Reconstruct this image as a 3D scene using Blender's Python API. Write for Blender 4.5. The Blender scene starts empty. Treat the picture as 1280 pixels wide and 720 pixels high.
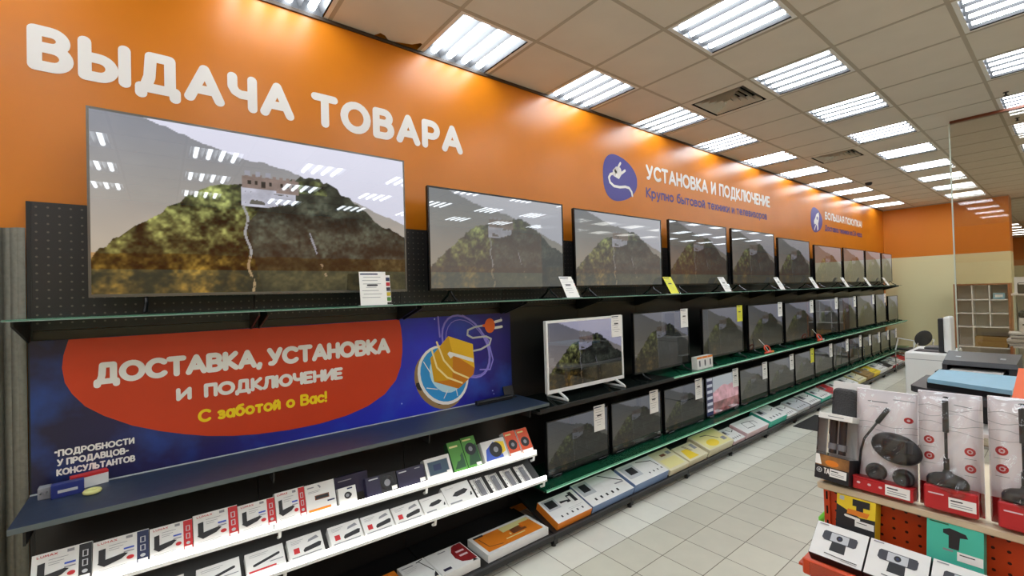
import bpy, bmesh, math, random
import numpy as np
from mathutils import Vector, Matrix
random.seed(7)
scene = bpy.context.scene
COL = scene.collection
PI = math.pi

# ------------------------------------------------------------------ camera
cam_d = bpy.data.cameras.new('camera'); cam = bpy.data.objects.new('camera', cam_d); COL.objects.link(cam)
cam_d.sensor_fit = 'HORIZONTAL'; cam_d.sensor_width = 36.0
cam_d.lens = 36.0 * 558.6 / 1280.0
cam_d.clip_start = 0.05; cam_d.clip_end = 100
_y, _p, _r = 0.90285, 0.01332, -0.02797
F = Vector((math.cos(_y) * math.cos(_p), math.sin(_y) * math.cos(_p), math.sin(_p)))
R0 = Vector((math.sin(_y), -math.cos(_y), 0)); U0 = R0.cross(F)
RR = R0 * math.cos(_r) + U0 * math.sin(_r); UU = U0 * math.cos(_r) - R0 * math.sin(_r)
cam.matrix_world = Matrix(((RR.x, UU.x, -F.x, 0), (RR.y, UU.y, -F.y, -2.825), (RR.z, UU.z, -F.z, 1.7445), (0, 0, 0, 1)))
scene.camera = cam
scene.view_settings.view_transform = 'Standard'; scene.view_settings.look = 'None'
scene.view_settings.gamma = 1.0; scene.view_settings.exposure = 0.2
scene.view_settings.use_curve_mapping = False
# ------------------------------------------------------------------ world
TUBE = 14.0          # strength of the fluorescent tubes
LED = 5.0            # strength of the shelf LED strips
world = bpy.data.worlds.new('world'); scene.world = world; world.use_nodes = True
world.node_tree.nodes['Background'].inputs[0].default_value = (0.9, 0.93, 1, 1)
world.node_tree.nodes['Background'].inputs[1].default_value = 0.05

# ------------------------------------------------------------------ materials
def lin(c):
    return tuple((v / 12.92 if v <= 0.04045 else ((v + 0.055) / 1.055) ** 2.4) for v in c)
def rgb(r, g, b): return lin((r / 255, g / 255, b / 255))
MATS = {}
def mat(name, col, rough=0.5, metal=0.0, spec=0.5, noise=0.0, scale=8.0, emit=0.0, coat=0.0, bump=0.0):
    if name in MATS: return MATS[name]
    m = bpy.data.materials.new(name); m.use_nodes = True; MATS[name] = m
    nt = m.node_tree; b = nt.nodes['Principled BSDF']
    c = rgb(*col)
    b.inputs['Base Color'].default_value = (*c, 1); b.inputs['Roughness'].default_value = rough
    b.inputs['Metallic'].default_value = metal; b.inputs['Specular IOR Level'].default_value = spec
    b.inputs['Coat Weight'].default_value = coat
    if emit:
        b.inputs['Emission Color'].default_value = (*c, 1); b.inputs['Emission Strength'].default_value = emit
    if noise or bump:
        tc = nt.nodes.new('ShaderNodeTexCoord'); n = nt.nodes.new('ShaderNodeTexNoise')
        n.inputs['Scale'].default_value = scale; n.inputs['Detail'].default_value = 5
        nt.links.new(tc.outputs['Object'], n.inputs['Vector'])
        if noise:
            r = nt.nodes.new('ShaderNodeValToRGB')
            r.color_ramp.elements[0].position = 0.3; r.color_ramp.elements[1].position = 0.7
            r.color_ramp.elements[0].color = (*[v * (1 - noise) for v in c], 1)
            r.color_ramp.elements[1].color = (*[min(1, v * (1 + noise)) for v in c], 1)
            nt.links.new(n.outputs['Fac'], r.inputs['Fac']); nt.links.new(r.outputs['Color'], b.inputs['Base Color'])
        if bump:
            bp = nt.nodes.new('ShaderNodeBump'); bp.inputs['Strength'].default_value = bump; bp.inputs['Distance'].default_value = 0.01
            nt.links.new(n.outputs['Fac'], bp.inputs['Height']); nt.links.new(bp.outputs['Normal'], b.inputs['Normal'])
    return m
def glass(name, tint, gloss=0.08, rough=0.02, ior=1.45):
    if name in MATS: return MATS[name]
    m = bpy.data.materials.new(name); m.use_nodes = True; MATS[name] = m
    nt = m.node_tree; nt.nodes.clear()
    o = nt.nodes.new('ShaderNodeOutputMaterial'); t = nt.nodes.new('ShaderNodeBsdfTransparent'); g = nt.nodes.new('ShaderNodeBsdfGlossy')
    mx = nt.nodes.new('ShaderNodeMixShader'); f = nt.nodes.new('ShaderNodeFresnel'); f.inputs['IOR'].default_value = ior
    ad = nt.nodes.new('ShaderNodeMath'); ad.operation = 'ADD'; ad.inputs[1].default_value = gloss; ad.use_clamp = True
    t.inputs[0].default_value = (*tint, 1); g.inputs['Roughness'].default_value = rough
    nt.links.new(f.outputs[0], ad.inputs[0]); nt.links.new(ad.outputs[0], mx.inputs[0])
    nt.links.new(t.outputs[0], mx.inputs[1]); nt.links.new(g.outputs[0], mx.inputs[2]); nt.links.new(mx.outputs[0], o.inputs[0])
    return m
def tinted(m, col, amount):
    # slightly cloudy tinted glass: a little coloured scatter on top of the clear sheet
    nt = m.node_tree; o = nt.nodes['Material Output']; src = o.inputs[0].links[0].from_socket
    d = nt.nodes.new('ShaderNodeBsdfDiffuse'); d.inputs[0].default_value = (*col, 1); mx = nt.nodes.new('ShaderNodeMixShader'); mx.inputs[0].default_value = amount
    nt.links.new(src, mx.inputs[1]); nt.links.new(d.outputs[0], mx.inputs[2]); nt.links.new(mx.outputs[0], o.inputs[0]); return m
def split_z(name, low, high, z, rough):
    m = mat(name, low, rough); nt = m.node_tree; b = nt.nodes['Principled BSDF']
    g = nt.nodes.new('ShaderNodeNewGeometry'); s = nt.nodes.new('ShaderNodeSeparateXYZ'); gt = nt.nodes.new('ShaderNodeMath'); gt.operation = 'GREATER_THAN'
    gt.inputs[1].default_value = z; mx = nt.nodes.new('ShaderNodeMix'); mx.data_type = 'RGBA'
    mx.inputs[6].default_value = (*rgb(*low), 1); mx.inputs[7].default_value = (*rgb(*high), 1)
    nt.links.new(g.outputs['Position'], s.inputs[0]); nt.links.new(s.outputs['Z'], gt.inputs[0]); nt.links.new(gt.outputs[0], mx.inputs[0]); nt.links.new(mx.outputs[2], b.inputs['Base Color'])
    return m
ORANGE = (212, 122, 16)
m_wall = mat('orange_wall_vinyl', ORANGE, 0.33, spec=0.5, noise=0.04, scale=3)
m_endwall = split_z('two_tone_wall_paint', (222, 214, 168), ORANGE, 2.33, 0.55)
m_black = mat('black_powder_coat', (24, 23, 23), 0.45, noise=0.1, scale=20)
m_dark = mat('dark_brown_panel', (33, 30, 29), 0.3, noise=0.1, scale=4)
m_navy = mat('navy_shelf_laminate', (42, 54, 76), 0.45, noise=0.12, scale=30)
m_white = mat('white_plastic', (232, 232, 230), 0.4)
m_card = mat('white_printed_card', (228, 227, 224), 0.5, noise=0.02, scale=30)
m_paper = mat('white_paper', (240, 238, 234), 0.7)
m_bezel = mat('black_gloss_plastic', (18, 18, 20), 0.25)
m_bezel_grey = mat('dark_silver_bezel', (110, 106, 100), 0.3, metal=0.6)
m_red = mat('red_print', (196, 36, 42), 0.5)
m_navyp = mat('navy_print', (34, 46, 84), 0.5)
m_blk = mat('black_print', (30, 30, 34), 0.5)
m_gry = mat('grey_print', (140, 140, 146), 0.5)
m_lgry = mat('light_grey_print', (188, 190, 194), 0.5)
m_pink = mat('pink_print', (226, 196, 200), 0.5)
m_blue = mat('blue_print', (60, 90, 190), 0.5)
m_yel = mat('yellow_print', (238, 206, 40), 0.5)
m_pyel = mat('pale_yellow_print', (228, 218, 150), 0.5)
m_orp = mat('orange_print', (226, 128, 32), 0.5)
m_brn = mat('brown_print', (120, 70, 40), 0.5)
m_grn = mat('green_print', (84, 150, 60), 0.5)
m_dgrn = mat('dark_green_print', (40, 84, 50), 0.5)
m_teal = mat('teal_print', (70, 190, 165), 0.5)
m_purp = mat('dark_violet_print', (38, 35, 62), 0.45)
m_steel = mat('chrome', (190, 190, 192), 0.2, metal=1.0)
m_edge = mat('green_glass_edge', (196, 255, 228), 0.12)
m_edge_dull = mat('dull_glass_edge', (128, 146, 136), 0.2)
m_glass_shelf = tinted(glass('green_shelf_glass', (0.42, 0.72, 0.58), 0.02), (.05, .5, .26), .09)
m_glass_pane = glass('smoky_pane_glass', (0.90, 0.86, 0.80), 0.04)
m_bag = glass('crinkled_bag_plastic', (0.98, 0.98, 0.98), 0.05, 0.03, 1.25)
m_glass_shaded = tinted(glass('shaded_shelf_glass', (0.25, 0.3, 0.28), 0.02), (.012, .016, .014), .5)  # same shelf glass where unlit, shade and dark reflection put into its colour
m_clear = glass('clear_pack_plastic', (0.97, 0.97, 0.97), 0.015, 0.06, 1.22)
m_tube = mat('fluorescent_tube', (238, 248, 255), 0.5, emit=TUBE)
m_led = mat('led_strip', (255, 253, 246), 0.5, emit=LED)
m_refl = mat('brushed_aluminium_louvre', (84, 84, 86), 0.3, spec=.3)
m_tile = mat('ceiling_tile', (218, 212, 200), 0.85, noise=0.03, scale=4)
m_tbar = mat('ceiling_grid', (178, 170, 154), 0.6)
m_void = mat('dark_void', (14, 12, 10), 0.9)
m_orgm = mat('orange_red_steel', (206, 70, 26), 0.4)

# ------------------------------------------------------------------ mesh builder
class MB:
    def __init__(s): s.v = []; s.f = []; s.m = []; s.mats = []
    def mi(s, m):
        if m not in s.mats: s.mats.append(m)
        return s.mats.index(m)
    def add(s, vs, fs, m, M=None):
        o = len(s.v); i = s.mi(m)
        for p in vs:
            p = Vector(p)
            s.v.append(tuple(M @ p) if M else tuple(p))
        for f in fs: s.f.append([o + k for k in f]); s.m.append(i)
    def poly(s, pts, m, M=None): s.add(pts, [list(range(len(pts)))], m, M)
    def box(s, x0, x1, y0, y1, z0, z1, m, M=None):
        s.add([(x0, y0, z0), (x1, y0, z0), (x1, y1, z0), (x0, y1, z0), (x0, y0, z1), (x1, y0, z1), (x1, y1, z1), (x0, y1, z1)],
              [(0, 3, 2, 1), (4, 5, 6, 7), (0, 1, 5, 4), (1, 2, 6, 5), (2, 3, 7, 6), (3, 0, 4, 7)], m, M)
    def rbox(s, x0, x1, y0, y1, z0, z1, r, m, M=None, seg=2):
        bm = bmesh.new(); bmesh.ops.create_cube(bm, size=1)
        for v in bm.verts:
            v.co = Vector((x0 + (v.co.x + .5) * (x1 - x0), y0 + (v.co.y + .5) * (y1 - y0), z0 + (v.co.z + .5) * (z1 - z0)))
        bmesh.ops.bevel(bm, geom=list(bm.edges), offset=r, segments=seg, affect='EDGES', profile=0.5)
        bm.verts.index_update()
        s.add([v.co.copy() for v in bm.verts], [[v.index for v in f.verts] for f in bm.faces], m, M); bm.free()
    def prism(s, pts, d, m, M=None):
        # outline pts (x,z) facing -y at y=0, extruded to y=d
        n = len(pts)
        s.add([(p[0], 0, p[1]) for p in pts] + [(p[0], d, p[1]) for p in pts],
              [list(range(n)), list(range(2 * n - 1, n - 1, -1))] + [(i, i + n, (i + 1) % n + n, (i + 1) % n) for i in range(n)], m, M)
    def cyl(s, p0, p1, r, m, n=12, M=None, r1=None):
        p0 = Vector(p0); p1 = Vector(p1); d = (p1 - p0).normalized()
        a = d.orthogonal().normalized(); b = d.cross(a); r1 = r if r1 is None else r1
        vs = [p0 + (a * math.cos(2 * PI * i / n) + b * math.sin(2 * PI * i / n)) * r for i in range(n)]
        vs += [p1 + (a * math.cos(2 * PI * i / n) + b * math.sin(2 * PI * i / n)) * r1 for i in range(n)]
        s.add(vs, [(i, (i + 1) % n, (i + 1) % n + n, i + n) for i in range(n)] + [list(range(n - 1, -1, -1)), list(range(n, 2 * n))], m, M)
    def tube(s, path, r, m, n=8, M=None, closed=False):
        path = [Vector(p) for p in path]; k = len(path); rings = []; up = None
        for i, p in enumerate(path):
            a = path[(i - 1) % k] if (i or closed) else p; b = path[(i + 1) % k] if (i < k - 1 or closed) else p
            d = (b - a).normalized()
            if up is None: up = d.orthogonal().normalized()
            u = (up - d * up.dot(d)).normalized(); w = d.cross(u); up = u
            rings.append([p + (u * math.cos(2 * PI * j / n) + w * math.sin(2 * PI * j / n)) * r for j in range(n)])
        fs = []
        for i in range(k if closed else k - 1):
            i2 = (i + 1) % k
            fs += [(i * n + j, i * n + (j + 1) % n, i2 * n + (j + 1) % n, i2 * n + j) for j in range(n)]
        if not closed: fs += [list(range(n - 1, -1, -1)), [(k - 1) * n + j for j in range(n)]]
        s.add([v for rg in rings for v in rg], fs, m, M)
    def lathe(s, prof, m, n=24, M=None):
        # profile (r, z) revolved about z
        vs = [(r * math.cos(2 * PI * j / n), r * math.sin(2 * PI * j / n), z) for r, z in prof for j in range(n)]
        fs = [(i * n + j, i * n + (j + 1) % n, (i + 1) * n + (j + 1) % n, (i + 1) * n + j) for i in range(len(prof) - 1) for j in range(n)]
        fs += [list(range(n - 1, -1, -1)), [(len(prof) - 1) * n + j for j in range(n)]]
        s.add(vs, fs, m, M)
    # flat strokes and shapes on the local plane y=-e, facing -y
    def ell(s, cx, cz, rx, rz, m, e=0.0006, n=20, M=None, rot=0):
        c, q = math.cos(rot), math.sin(rot); pts = []
        for i in range(n):
            a = 2 * PI * i / n; x, z = rx * math.cos(a), rz * math.sin(a)
            pts.append((cx + x * c - z * q, -e, cz + x * q + z * c))
        s.poly(pts, m, M)
    def flat(s, pts, m, e=0.0006, M=None): s.poly([(p[0], -e, p[1]) for p in pts], m, M)
    def stroke(s, path, w, m, e=0.0006, M=None, n=10, sx=1.0):
        r = w / 2
        for i in range(len(path) - 1):
            (x0, z0), (x1, z1) = path[i], path[i + 1]
            l = math.hypot(x1 - x0, z1 - z0)
            if l < 1e-6: continue
            nx, nz = -(z1 - z0) / l * r, (x1 - x0) / l * r
            s.flat([(x0 - nx, z0 - nz), (x1 - nx, z1 - nz), (x1 + nx, z1 + nz), (x0 + nx, z0 + nz)], m, e, M); e += 1e-5
        for x, z in path: s.ell(x, z, r, r, m, e, n, M); e += 1e-5
        return e
    def build(s, name, parent=None, loc=None, smooth=False, rot=None):
        me = bpy.data.meshes.new(name); me.from_pydata(s.v, [], s.f)
        for m in s.mats: me.materials.append(m)
        me.polygons.foreach_set('material_index', s.m)
        if smooth: me.polygons.foreach_set('use_smooth', [True] * len(s.f))
        me.update()
        o = bpy.data.objects.new(name, me); COL.objects.link(o)
        if parent: o.parent = parent
        if loc is not None: o.location = loc
        if rot is not None: o.rotation_euler = rot
        if smooth:
            md = o.modifiers.new('wn', 'WEIGHTED_NORMAL') if False else None
        return o
def tag(o, label=None, cat=None, group=None, kind=None):
    if label: o['label'] = label
    if cat: o['category'] = cat
    if group: o['group'] = group
    if kind: o['kind'] = kind
    return o
def thing(name, label, cat, loc=(0, 0, 0), rz=0, group=None):
    o = bpy.data.objects.new(name, None); o.empty_display_size = 0.05; COL.objects.link(o)
    o.location = loc; o.rotation_euler = (0, 0, rz)
    return tag(o, label, cat, group)
def struct(name, mb): return tag(mb.build(name), kind='structure')
def copy_tree(o, parent=None):
    c = o.copy(); COL.objects.link(c)
    if parent:
        c.parent = parent
    for ch in list(o.children): copy_tree(ch, c)
    return c
ORD = ['first', 'second', 'third', 'fourth', 'fifth', 'sixth', 'seventh', 'eighth', 'ninth', 'tenth', 'eleventh', 'twelfth', 'thirteenth', 'fourteenth', 'fifteenth', 'sixteenth', 'seventeenth', 'eighteenth', 'nineteenth', 'twentieth', 'twenty-first', 'twenty-second']

# ------------------------------------------------------------------ stroke lettering
def arc(cx, cy, rx, ry, a0, a1, n=10):
    return [(cx + rx * math.cos(math.radians(a0 + (a1 - a0) * i / n)), cy + ry * math.sin(math.radians(a0 + (a1 - a0) * i / n))) for i in range(n + 1)]
def ring(cx, cy, rx, ry): return arc(cx, cy, rx, ry, 90, 450, 20)
G = {
 'А': (.80, [[(0, 0), (.4, 1), (.8, 0)], [(.14, .3), (.66, .3)]]),
 'Б': (.62, [[(.56, 1), (0, 1), (0, 0), (.34, 0)] + arc(.34, .28, .28, .28, -90, 90) + [(0, .56)]]),
 'В': (.62, [[(0, 0), (0, 1), (.32, 1)] + arc(.32, .77, .24, .23, 90, -90) + [(0, .54)], [(.3, .54)] + arc(.34, .27, .28, .27, 90, -90) + [(0, 0)]]),
 'Г': (.5, [[(0, 0), (0, 1), (.5, 1)]]),
 'Д': (.82, [[(0, -.2), (0, 0), (.82, 0), (.82, -.2)], [(.1, 0), (.2, .35), (.24, 1), (.7, 1), (.7, 0)]]),
 'Е': (.52, [[(.52, 1), (0, 1), (0, 0), (.52, 0)], [(0, .5), (.46, .5)]]),
 'З': (.56, [[(0, .9)] + arc(.24, .76, .26, .24, 120, -90) + [(.16, .52)], [(.24, .52)] + arc(.26, .26, .3, .26, 90, -140)]),
 'И': (.62, [[(0, 1), (0, 0), (.62, 1), (.62, 0)]]),
 'Й': (.62, [[(0, 1), (0, 0), (.62, 1), (.62, 0)], arc(.31, 1.28, .16, .1, 180, 360)]),
 'К': (.58, [[(0, 0), (0, 1)], [(.56, 1), (.08, .5), (.6, 0)]]),
 'Л': (.66, [[(0, 0), (.1, .08), (.18, .5), (.2, 1), (.66, 1), (.66, 0)]]),
 'М': (.8, [[(0, 0), (.06, 1), (.4, .3), (.74, 1), (.8, 0)]]),
 'Н': (.62, [[(0, 0), (0, 1)], [(.62, 0), (.62, 1)], [(0, .5), (.62, .5)]]),
 'О': (.9, [ring(.45, .5, .45, .5)]),
 'П': (.62, [[(0, 0), (0, 1), (.62, 1), (.62, 0)]]),
 'Р': (.6, [[(0, 0), (0, 1), (.32, 1)] + arc(.32, .71, .28, .29, 90, -90) + [(0, .42)]]),
 'С': (.76, [arc(.45, .5, .45, .5, 45, 315, 16)]),
 'Т': (.68, [[(0, 1), (.68, 1)], [(.34, 1), (.34, 0)]]),
 'У': (.66, [[(0, 1), (.33, .38)], [(.66, 1), (.3, .12), (.18, .01), (.06, .02)]]),
 'Х': (.6, [[(0, 0), (.6, 1)], [(0, 1), (.6, 0)]]),
 'Ц': (.74, [[(0, 1), (0, 0), (.74, 0), (.74, -.2)], [(.62, 1), (.62, 0)]]),
 'Ч': (.58, [[(0, 1), (0, .66), (.08, .5), (.24, .42), (.58, .44)], [(.58, 1), (.58, 0)]]),
 'Ш': (.9, [[(0, 1), (0, 0), (.9, 0), (.9, 1)], [(.45, 0), (.45, 1)]]),
 'Ы': (.86, [[(0, 1), (0, 0), (.3, 0)] + arc(.3, .28, .28, .28, -90, 90) + [(0, .56)], [(.86, 0), (.86, 1)]]),
 'Ь': (.6, [[(0, 1), (0, 0), (.3, 0)] + arc(.3, .28, .28, .28, -90, 90) + [(0, .56)]]),
 'Ю': (1.1, [[(0, 0), (0, 1)], [(0, .5), (.3, .5)], ring(.7, .5, .4, .5)]),
 'а': (.52, [ring(.25, .34, .25, .34), [(.52, .68), (.52, 0)]]),
 'б': (.56, [ring(.28, .34, .28, .34), [(.0, .4), (.04, .72), (.2, .94), (.5, 1)]]),
 'е': (.56, [[(0, .36), (.56, .36)] + arc(.28, .34, .28, .34, 0, 310, 14)]),
 'о': (.6, [ring(.3, .34, .3, .34)]),
 'р': (.56, [[(0, .68), (0, -.3)], ring(.28, .34, .28, .34)]),
 'с': (.5, [arc(.3, .34, .3, .34, 45, 315, 12)]),
 'у': (.5, [[(0, .68), (.26, .06)], [(.5, .68), (.2, -.24), (.04, -.3)]]),
 ',': (.1, [[(.06, .04), (0, -.18)]]), '!': (.06, [[(.03, 1), (.03, .34)], [(.03, 0), (.03, .01)]]),
 '*': (.2, [[(.1, .75), (.1, .751)], [(.03, .7), (.17, .8)], [(.03, .8), (.17, .7)]]), '-': (.3, [[(0, .42), (.3, .42)]]), '.': (.06, [[(.03, 0), (.03, .01)]]),
 '2': (.54, [arc(.27, .72, .27, .28, 160, -20, 8) + [(0, 0), (.56, 0)]]), '4': (.6, [[(.44, 0), (.44, 1), (0, .3), (.6, .3)]]),
 'L': (.5, [[(0, 1), (0, 0), (.5, 0)]]), 'U': (.62, [[(0, 1), (0, .3)] + arc(.31, .3, .31, .3, 180, 360) + [(.62, 1)]]), 'M': (.8, [[(0, 0), (.06, 1), (.4, .3), (.74, 1), (.8, 0)]]),
 'A': (.80, [[(0, 0), (.4, 1), (.8, 0)], [(.14, .3), (.66, .3)]]), 'X': (.62, [[(0, 0), (.62, 1)], [(0, 1), (.62, 0)]]), 'T': (.68, [[(0, 1), (.68, 1)], [(.34, 1), (.34, 0)]]),
}
for lo, up in zip('вгджзийклмнптхцчшыью', 'ВГДЖЗИЙКЛМНПТХЦЧШЫЬЮ'):
    if up in G and lo not in G:
        w_, st_ = G[up]; G[lo] = (w_ * .72, [[(x * .72, z * .68) for x, z in p_] for p_ in st_])
def text(mb, s, x0, x1, z0, h, w, m, e=0.0006, M=None, gap=.3, space=.42, n=10):
    adv = sum(space if c == ' ' else G[c][0] + gap for c in s) - gap
    k = (x1 - x0 - w) / adv; x = x0 + w / 2; hh = h - w
    for c in s:
        if c == ' ': x += space * k; continue
        gw, st = G[c]; ee = e
        for p_ in st: ee = mb.stroke([(x + px * k, z0 + w / 2 + pz * hh) for px, pz in p_], w, m, ee, M, n)
        x += (gw + gap) * k
def words(parent, s, x0, x1, z0, h, w, m, e=0.0006, gap=.3, space=.42, n=10):
    # one mesh per word, laid out as one line
    adv = sum(space if c == ' ' else G[c][0] + gap for c in s) - gap; k = (x1 - x0 - w) / adv; x = x0
    for wd in s.split(' '):
        ln = (sum(G[c][0] + gap for c in wd) - gap) * k
        q = MB(); text(q, wd, x, x + ln + w, z0, h, w, m, e, None, gap, space, n); q.build('word', parent)
        x += ln + (gap + space) * k
# ------------------------------------------------------------------ room shell
ZC = 3.468; X0C = 1.448; Y0C = 0.0285; XE = 13.45; YR = -7.3; XB = -6.4; XFAR = 27.6
def tiles_mat():
    m = mat('floor_tiles', (205, 200, 180), 0.32); nt = m.node_tree; b = nt.nodes['Principled BSDF']
    g = nt.nodes.new('ShaderNodeNewGeometry'); mp = nt.nodes.new('ShaderNodeMapping')
    mp.inputs['Location'].default_value = (-2.2918 + .2792 * 40, 0.8039 + .2792 * 40, 0)
    br = nt.nodes.new('ShaderNodeTexBrick'); br.offset = 0; br.squash = 1
    br.inputs['Scale'].default_value = 1; br.inputs['Brick Width'].default_value = .2792; br.inputs['Row Height'].default_value = .2792
    br.inputs['Mortar Size'].default_value = .0028; br.inputs['Mortar Smooth'].default_value = .2; br.inputs['Bias'].default_value = 0
    br.inputs['Color1'].default_value = (*rgb(208, 203, 186), 1); br.inputs['Color2'].default_value = (*rgb(218, 214, 196), 1); br.inputs['Mortar'].default_value = (*rgb(112, 102, 84), 1)
    nt.links.new(g.outputs['Position'], mp.inputs[0]); nt.links.new(mp.outputs[0], br.inputs['Vector'])
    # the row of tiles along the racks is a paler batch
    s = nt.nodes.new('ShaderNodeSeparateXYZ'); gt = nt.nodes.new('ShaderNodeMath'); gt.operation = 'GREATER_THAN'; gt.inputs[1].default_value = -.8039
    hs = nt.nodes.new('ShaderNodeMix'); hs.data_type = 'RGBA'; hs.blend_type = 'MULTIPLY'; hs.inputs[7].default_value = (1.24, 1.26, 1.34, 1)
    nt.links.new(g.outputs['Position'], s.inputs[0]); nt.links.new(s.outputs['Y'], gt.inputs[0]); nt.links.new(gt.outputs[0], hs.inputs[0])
    n = nt.nodes.new('ShaderNodeTexNoise'); n.inputs['Scale'].default_value = 9; n.inputs['Detail'].default_value = 6
    nt.links.new(g.outputs['Position'], n.inputs['Vector'])
    mx = nt.nodes.new('ShaderNodeMix'); mx.data_type = 'RGBA'; mx.blend_type = 'MULTIPLY'; mx.inputs[0].default_value = .12
    nt.links.new(n.outputs['Fac'], mx.inputs[7]); nt.links.new(br.outputs['Color'], mx.inputs[6])
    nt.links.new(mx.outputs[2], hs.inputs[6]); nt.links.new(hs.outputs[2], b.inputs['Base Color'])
    return m
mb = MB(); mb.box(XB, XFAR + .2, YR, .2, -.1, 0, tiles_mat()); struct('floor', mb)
mb = MB(); mb.box(XB, XE + .2, 0, .15, 0, ZC + .3, m_wall); struct('wall_left', mb)
mb = MB(); mb.box(XE, XE + .6, -1.995, 0, 0, ZC + .1, m_endwall); struct('wall_end', mb)
mb = MB(); mb.box(XFAR, XFAR + .15, YR, .15, 0, ZC + .1, m_endwall); struct('wall_far', mb)
mb = MB(); mb.box(XE + .6, XFAR, -.6, -.5, 0, ZC + .1, m_endwall); struct('wall_far_left', mb)
mb = MB(); mb.box(XB, XFAR, YR - .15, YR, 0, ZC + .1, m_endwall); struct('wall_right', mb)
mb = MB(); mb.box(XB - .15, XB, YR, .15, 0, ZC + .1, m_endwall); struct('wall_back', mb)
mb = MB(); mb.box(XE - .006, XE, -1.99, 0, ZC - .02, ZC, m_tbar); mb.box(14.1, 14.16, -7.2, -1.0, ZC - .03, ZC, m_tbar); struct('trim_1', mb)
mb = MB(); mb.box(XB, XE, -.012, 0, ZC - .022, ZC - .002, mat('dark_edge_trim', (66, 52, 40), .5)); struct('trim_2', mb)

rows = {0: range(-4, 10), 1: range(-5, 10), 2: range(-5, 10), 3: range(-5, 14), 4: range(-5, 14), 5: range(-5, 14)}
LIGHTS = {(k, r) for r in rows for k in rows[r]} | {(k, 1) for k in range(16, 21)}
VENTS = {(4, 1), (9, 1)}        # (tile column from X0C, tile row)
lit_cells = {(2 * k, 2 * r) for k, r in LIGHTS}
mb = MB(); g = .005
for i in range(-14, 44):
    for j in range(0, 16):
        if (i, j) in lit_cells or (i, j) in VENTS: continue
        x0 = X0C + .6 * i; x1 = x0 + .6; y1 = Y0C - .6 * j; y0 = y1 - .6
        if x0 < XB - .5 or x1 > XFAR + .5: continue
        if x0 > XE and y1 > -.4: continue
        y1 = min(y1, 0)
        if (i, j) == (-1, 0):   # chipped tile beside the first lamp
            pts = [(x0 + g, y0 + g), (x1 - g, y0 + g), (x1 - g, -.085), (x1 - .03, -.10), (x1 - .07, -.05), (x1 - .16, -.02), (x1 - .2, -.004), (x0 + .38, -.004), (x0 + .34, -.045), (x0 + .305, -.055), (x0 + .28, -.008), (x0 + g, -.004)]
        else: pts = [(x0 + g, y0 + g), (x1 - g, y0 + g), (x1 - g, y1 - g), (x0 + g, y1 - g)]
        mb.poly([(x, y, ZC) for x, y in reversed(pts)], m_tile)
for i in range(-14, 45):
    x = X0C + .6 * i
    if XB < x < XFAR: mb.box(x - .012, x + .012, YR, 0 if x < XE else -.5, ZC - .002, ZC + .002, m_tbar)
for j in range(0, 16):
    y = Y0C - .6 * j
    if y < 0: mb.box(XB, XFAR, y - .012, y + .012, ZC - .0022, ZC + .002, m_tbar)
mb.box(XB, XFAR, YR, .15, ZC + .25, ZC + .3, m_void)
struct('ceiling', mb)

# ceiling lights ---------------------------------------------------
def make_light():
    t = thing('ceiling_light', 'x', 'ceiling light')
    h = MB(); a = .292; b = .262
    h.add([(-a, -a, 0), (a, -a, 0), (a, a, 0), (-a, a, 0), (-b, -b, 0), (b, -b, 0), (b, b, 0), (-b, b, 0)], [(0, 4, 5, 1), (1, 5, 6, 2), (2, 6, 7, 3), (3, 7, 4, 0)], m_white)
    xs = [-.19125, -.06375, .06375, .19125]
    prof = []
    for x in xs: prof += [(x - .06375, .005), (x - .04, .06), (x + .04, .06), (x + .06375, .005)]
    for (x0, z0), (x1, z1) in zip(prof[:-1], prof[1:]):
        h.poly([(x0, -b, z0), (x0, b, z0), (x1, b, z1), (x1, -b, z1)], m_refl)
    for y in (-b, b): h.poly([(-b, y, 0), (b, y, 0), (b, y, .06), (-b, y, .06)], m_refl)
    h.box(-a, a, -a, a, .065, .1, m_refl)
    h.build('housing', t)
    for x in xs:
        q = MB(); q.cyl((x, -.245, .028), (x, .245, .028), .022, m_tube, 12); q.build('tube', t)
    return t
ROWN = ['row touching the orange wall', 'second row from the orange wall', 'third row from the orange wall', 'fourth row from the orange wall', 'fifth row from the orange wall', 'sixth row from the orange wall']
proto = None
for r in rows:
    ks = sorted(rows[r], reverse=True)
    for n, k in enumerate(ks):
        if proto is None: o = proto = make_light()
        else: o = copy_tree(proto)
        o.location = (X0C + 1.2 * k + .3, Y0C - 1.2 * r - .3, ZC)
        tag(o, 'square ceiling light, %s, %s from far end' % (ROWN[r], ORD[n]), 'ceiling light', 'square four-tube ceiling lights')
for n, k in enumerate(range(20, 15, -1)):
    o = copy_tree(proto); o.location = (X0C + 1.2 * k + .3, Y0C - 1.5, ZC)
    tag(o, 'tiny distant ceiling light past the end wall, %s from farthest' % ORD[n], 'ceiling light', 'square four-tube ceiling lights')
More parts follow.
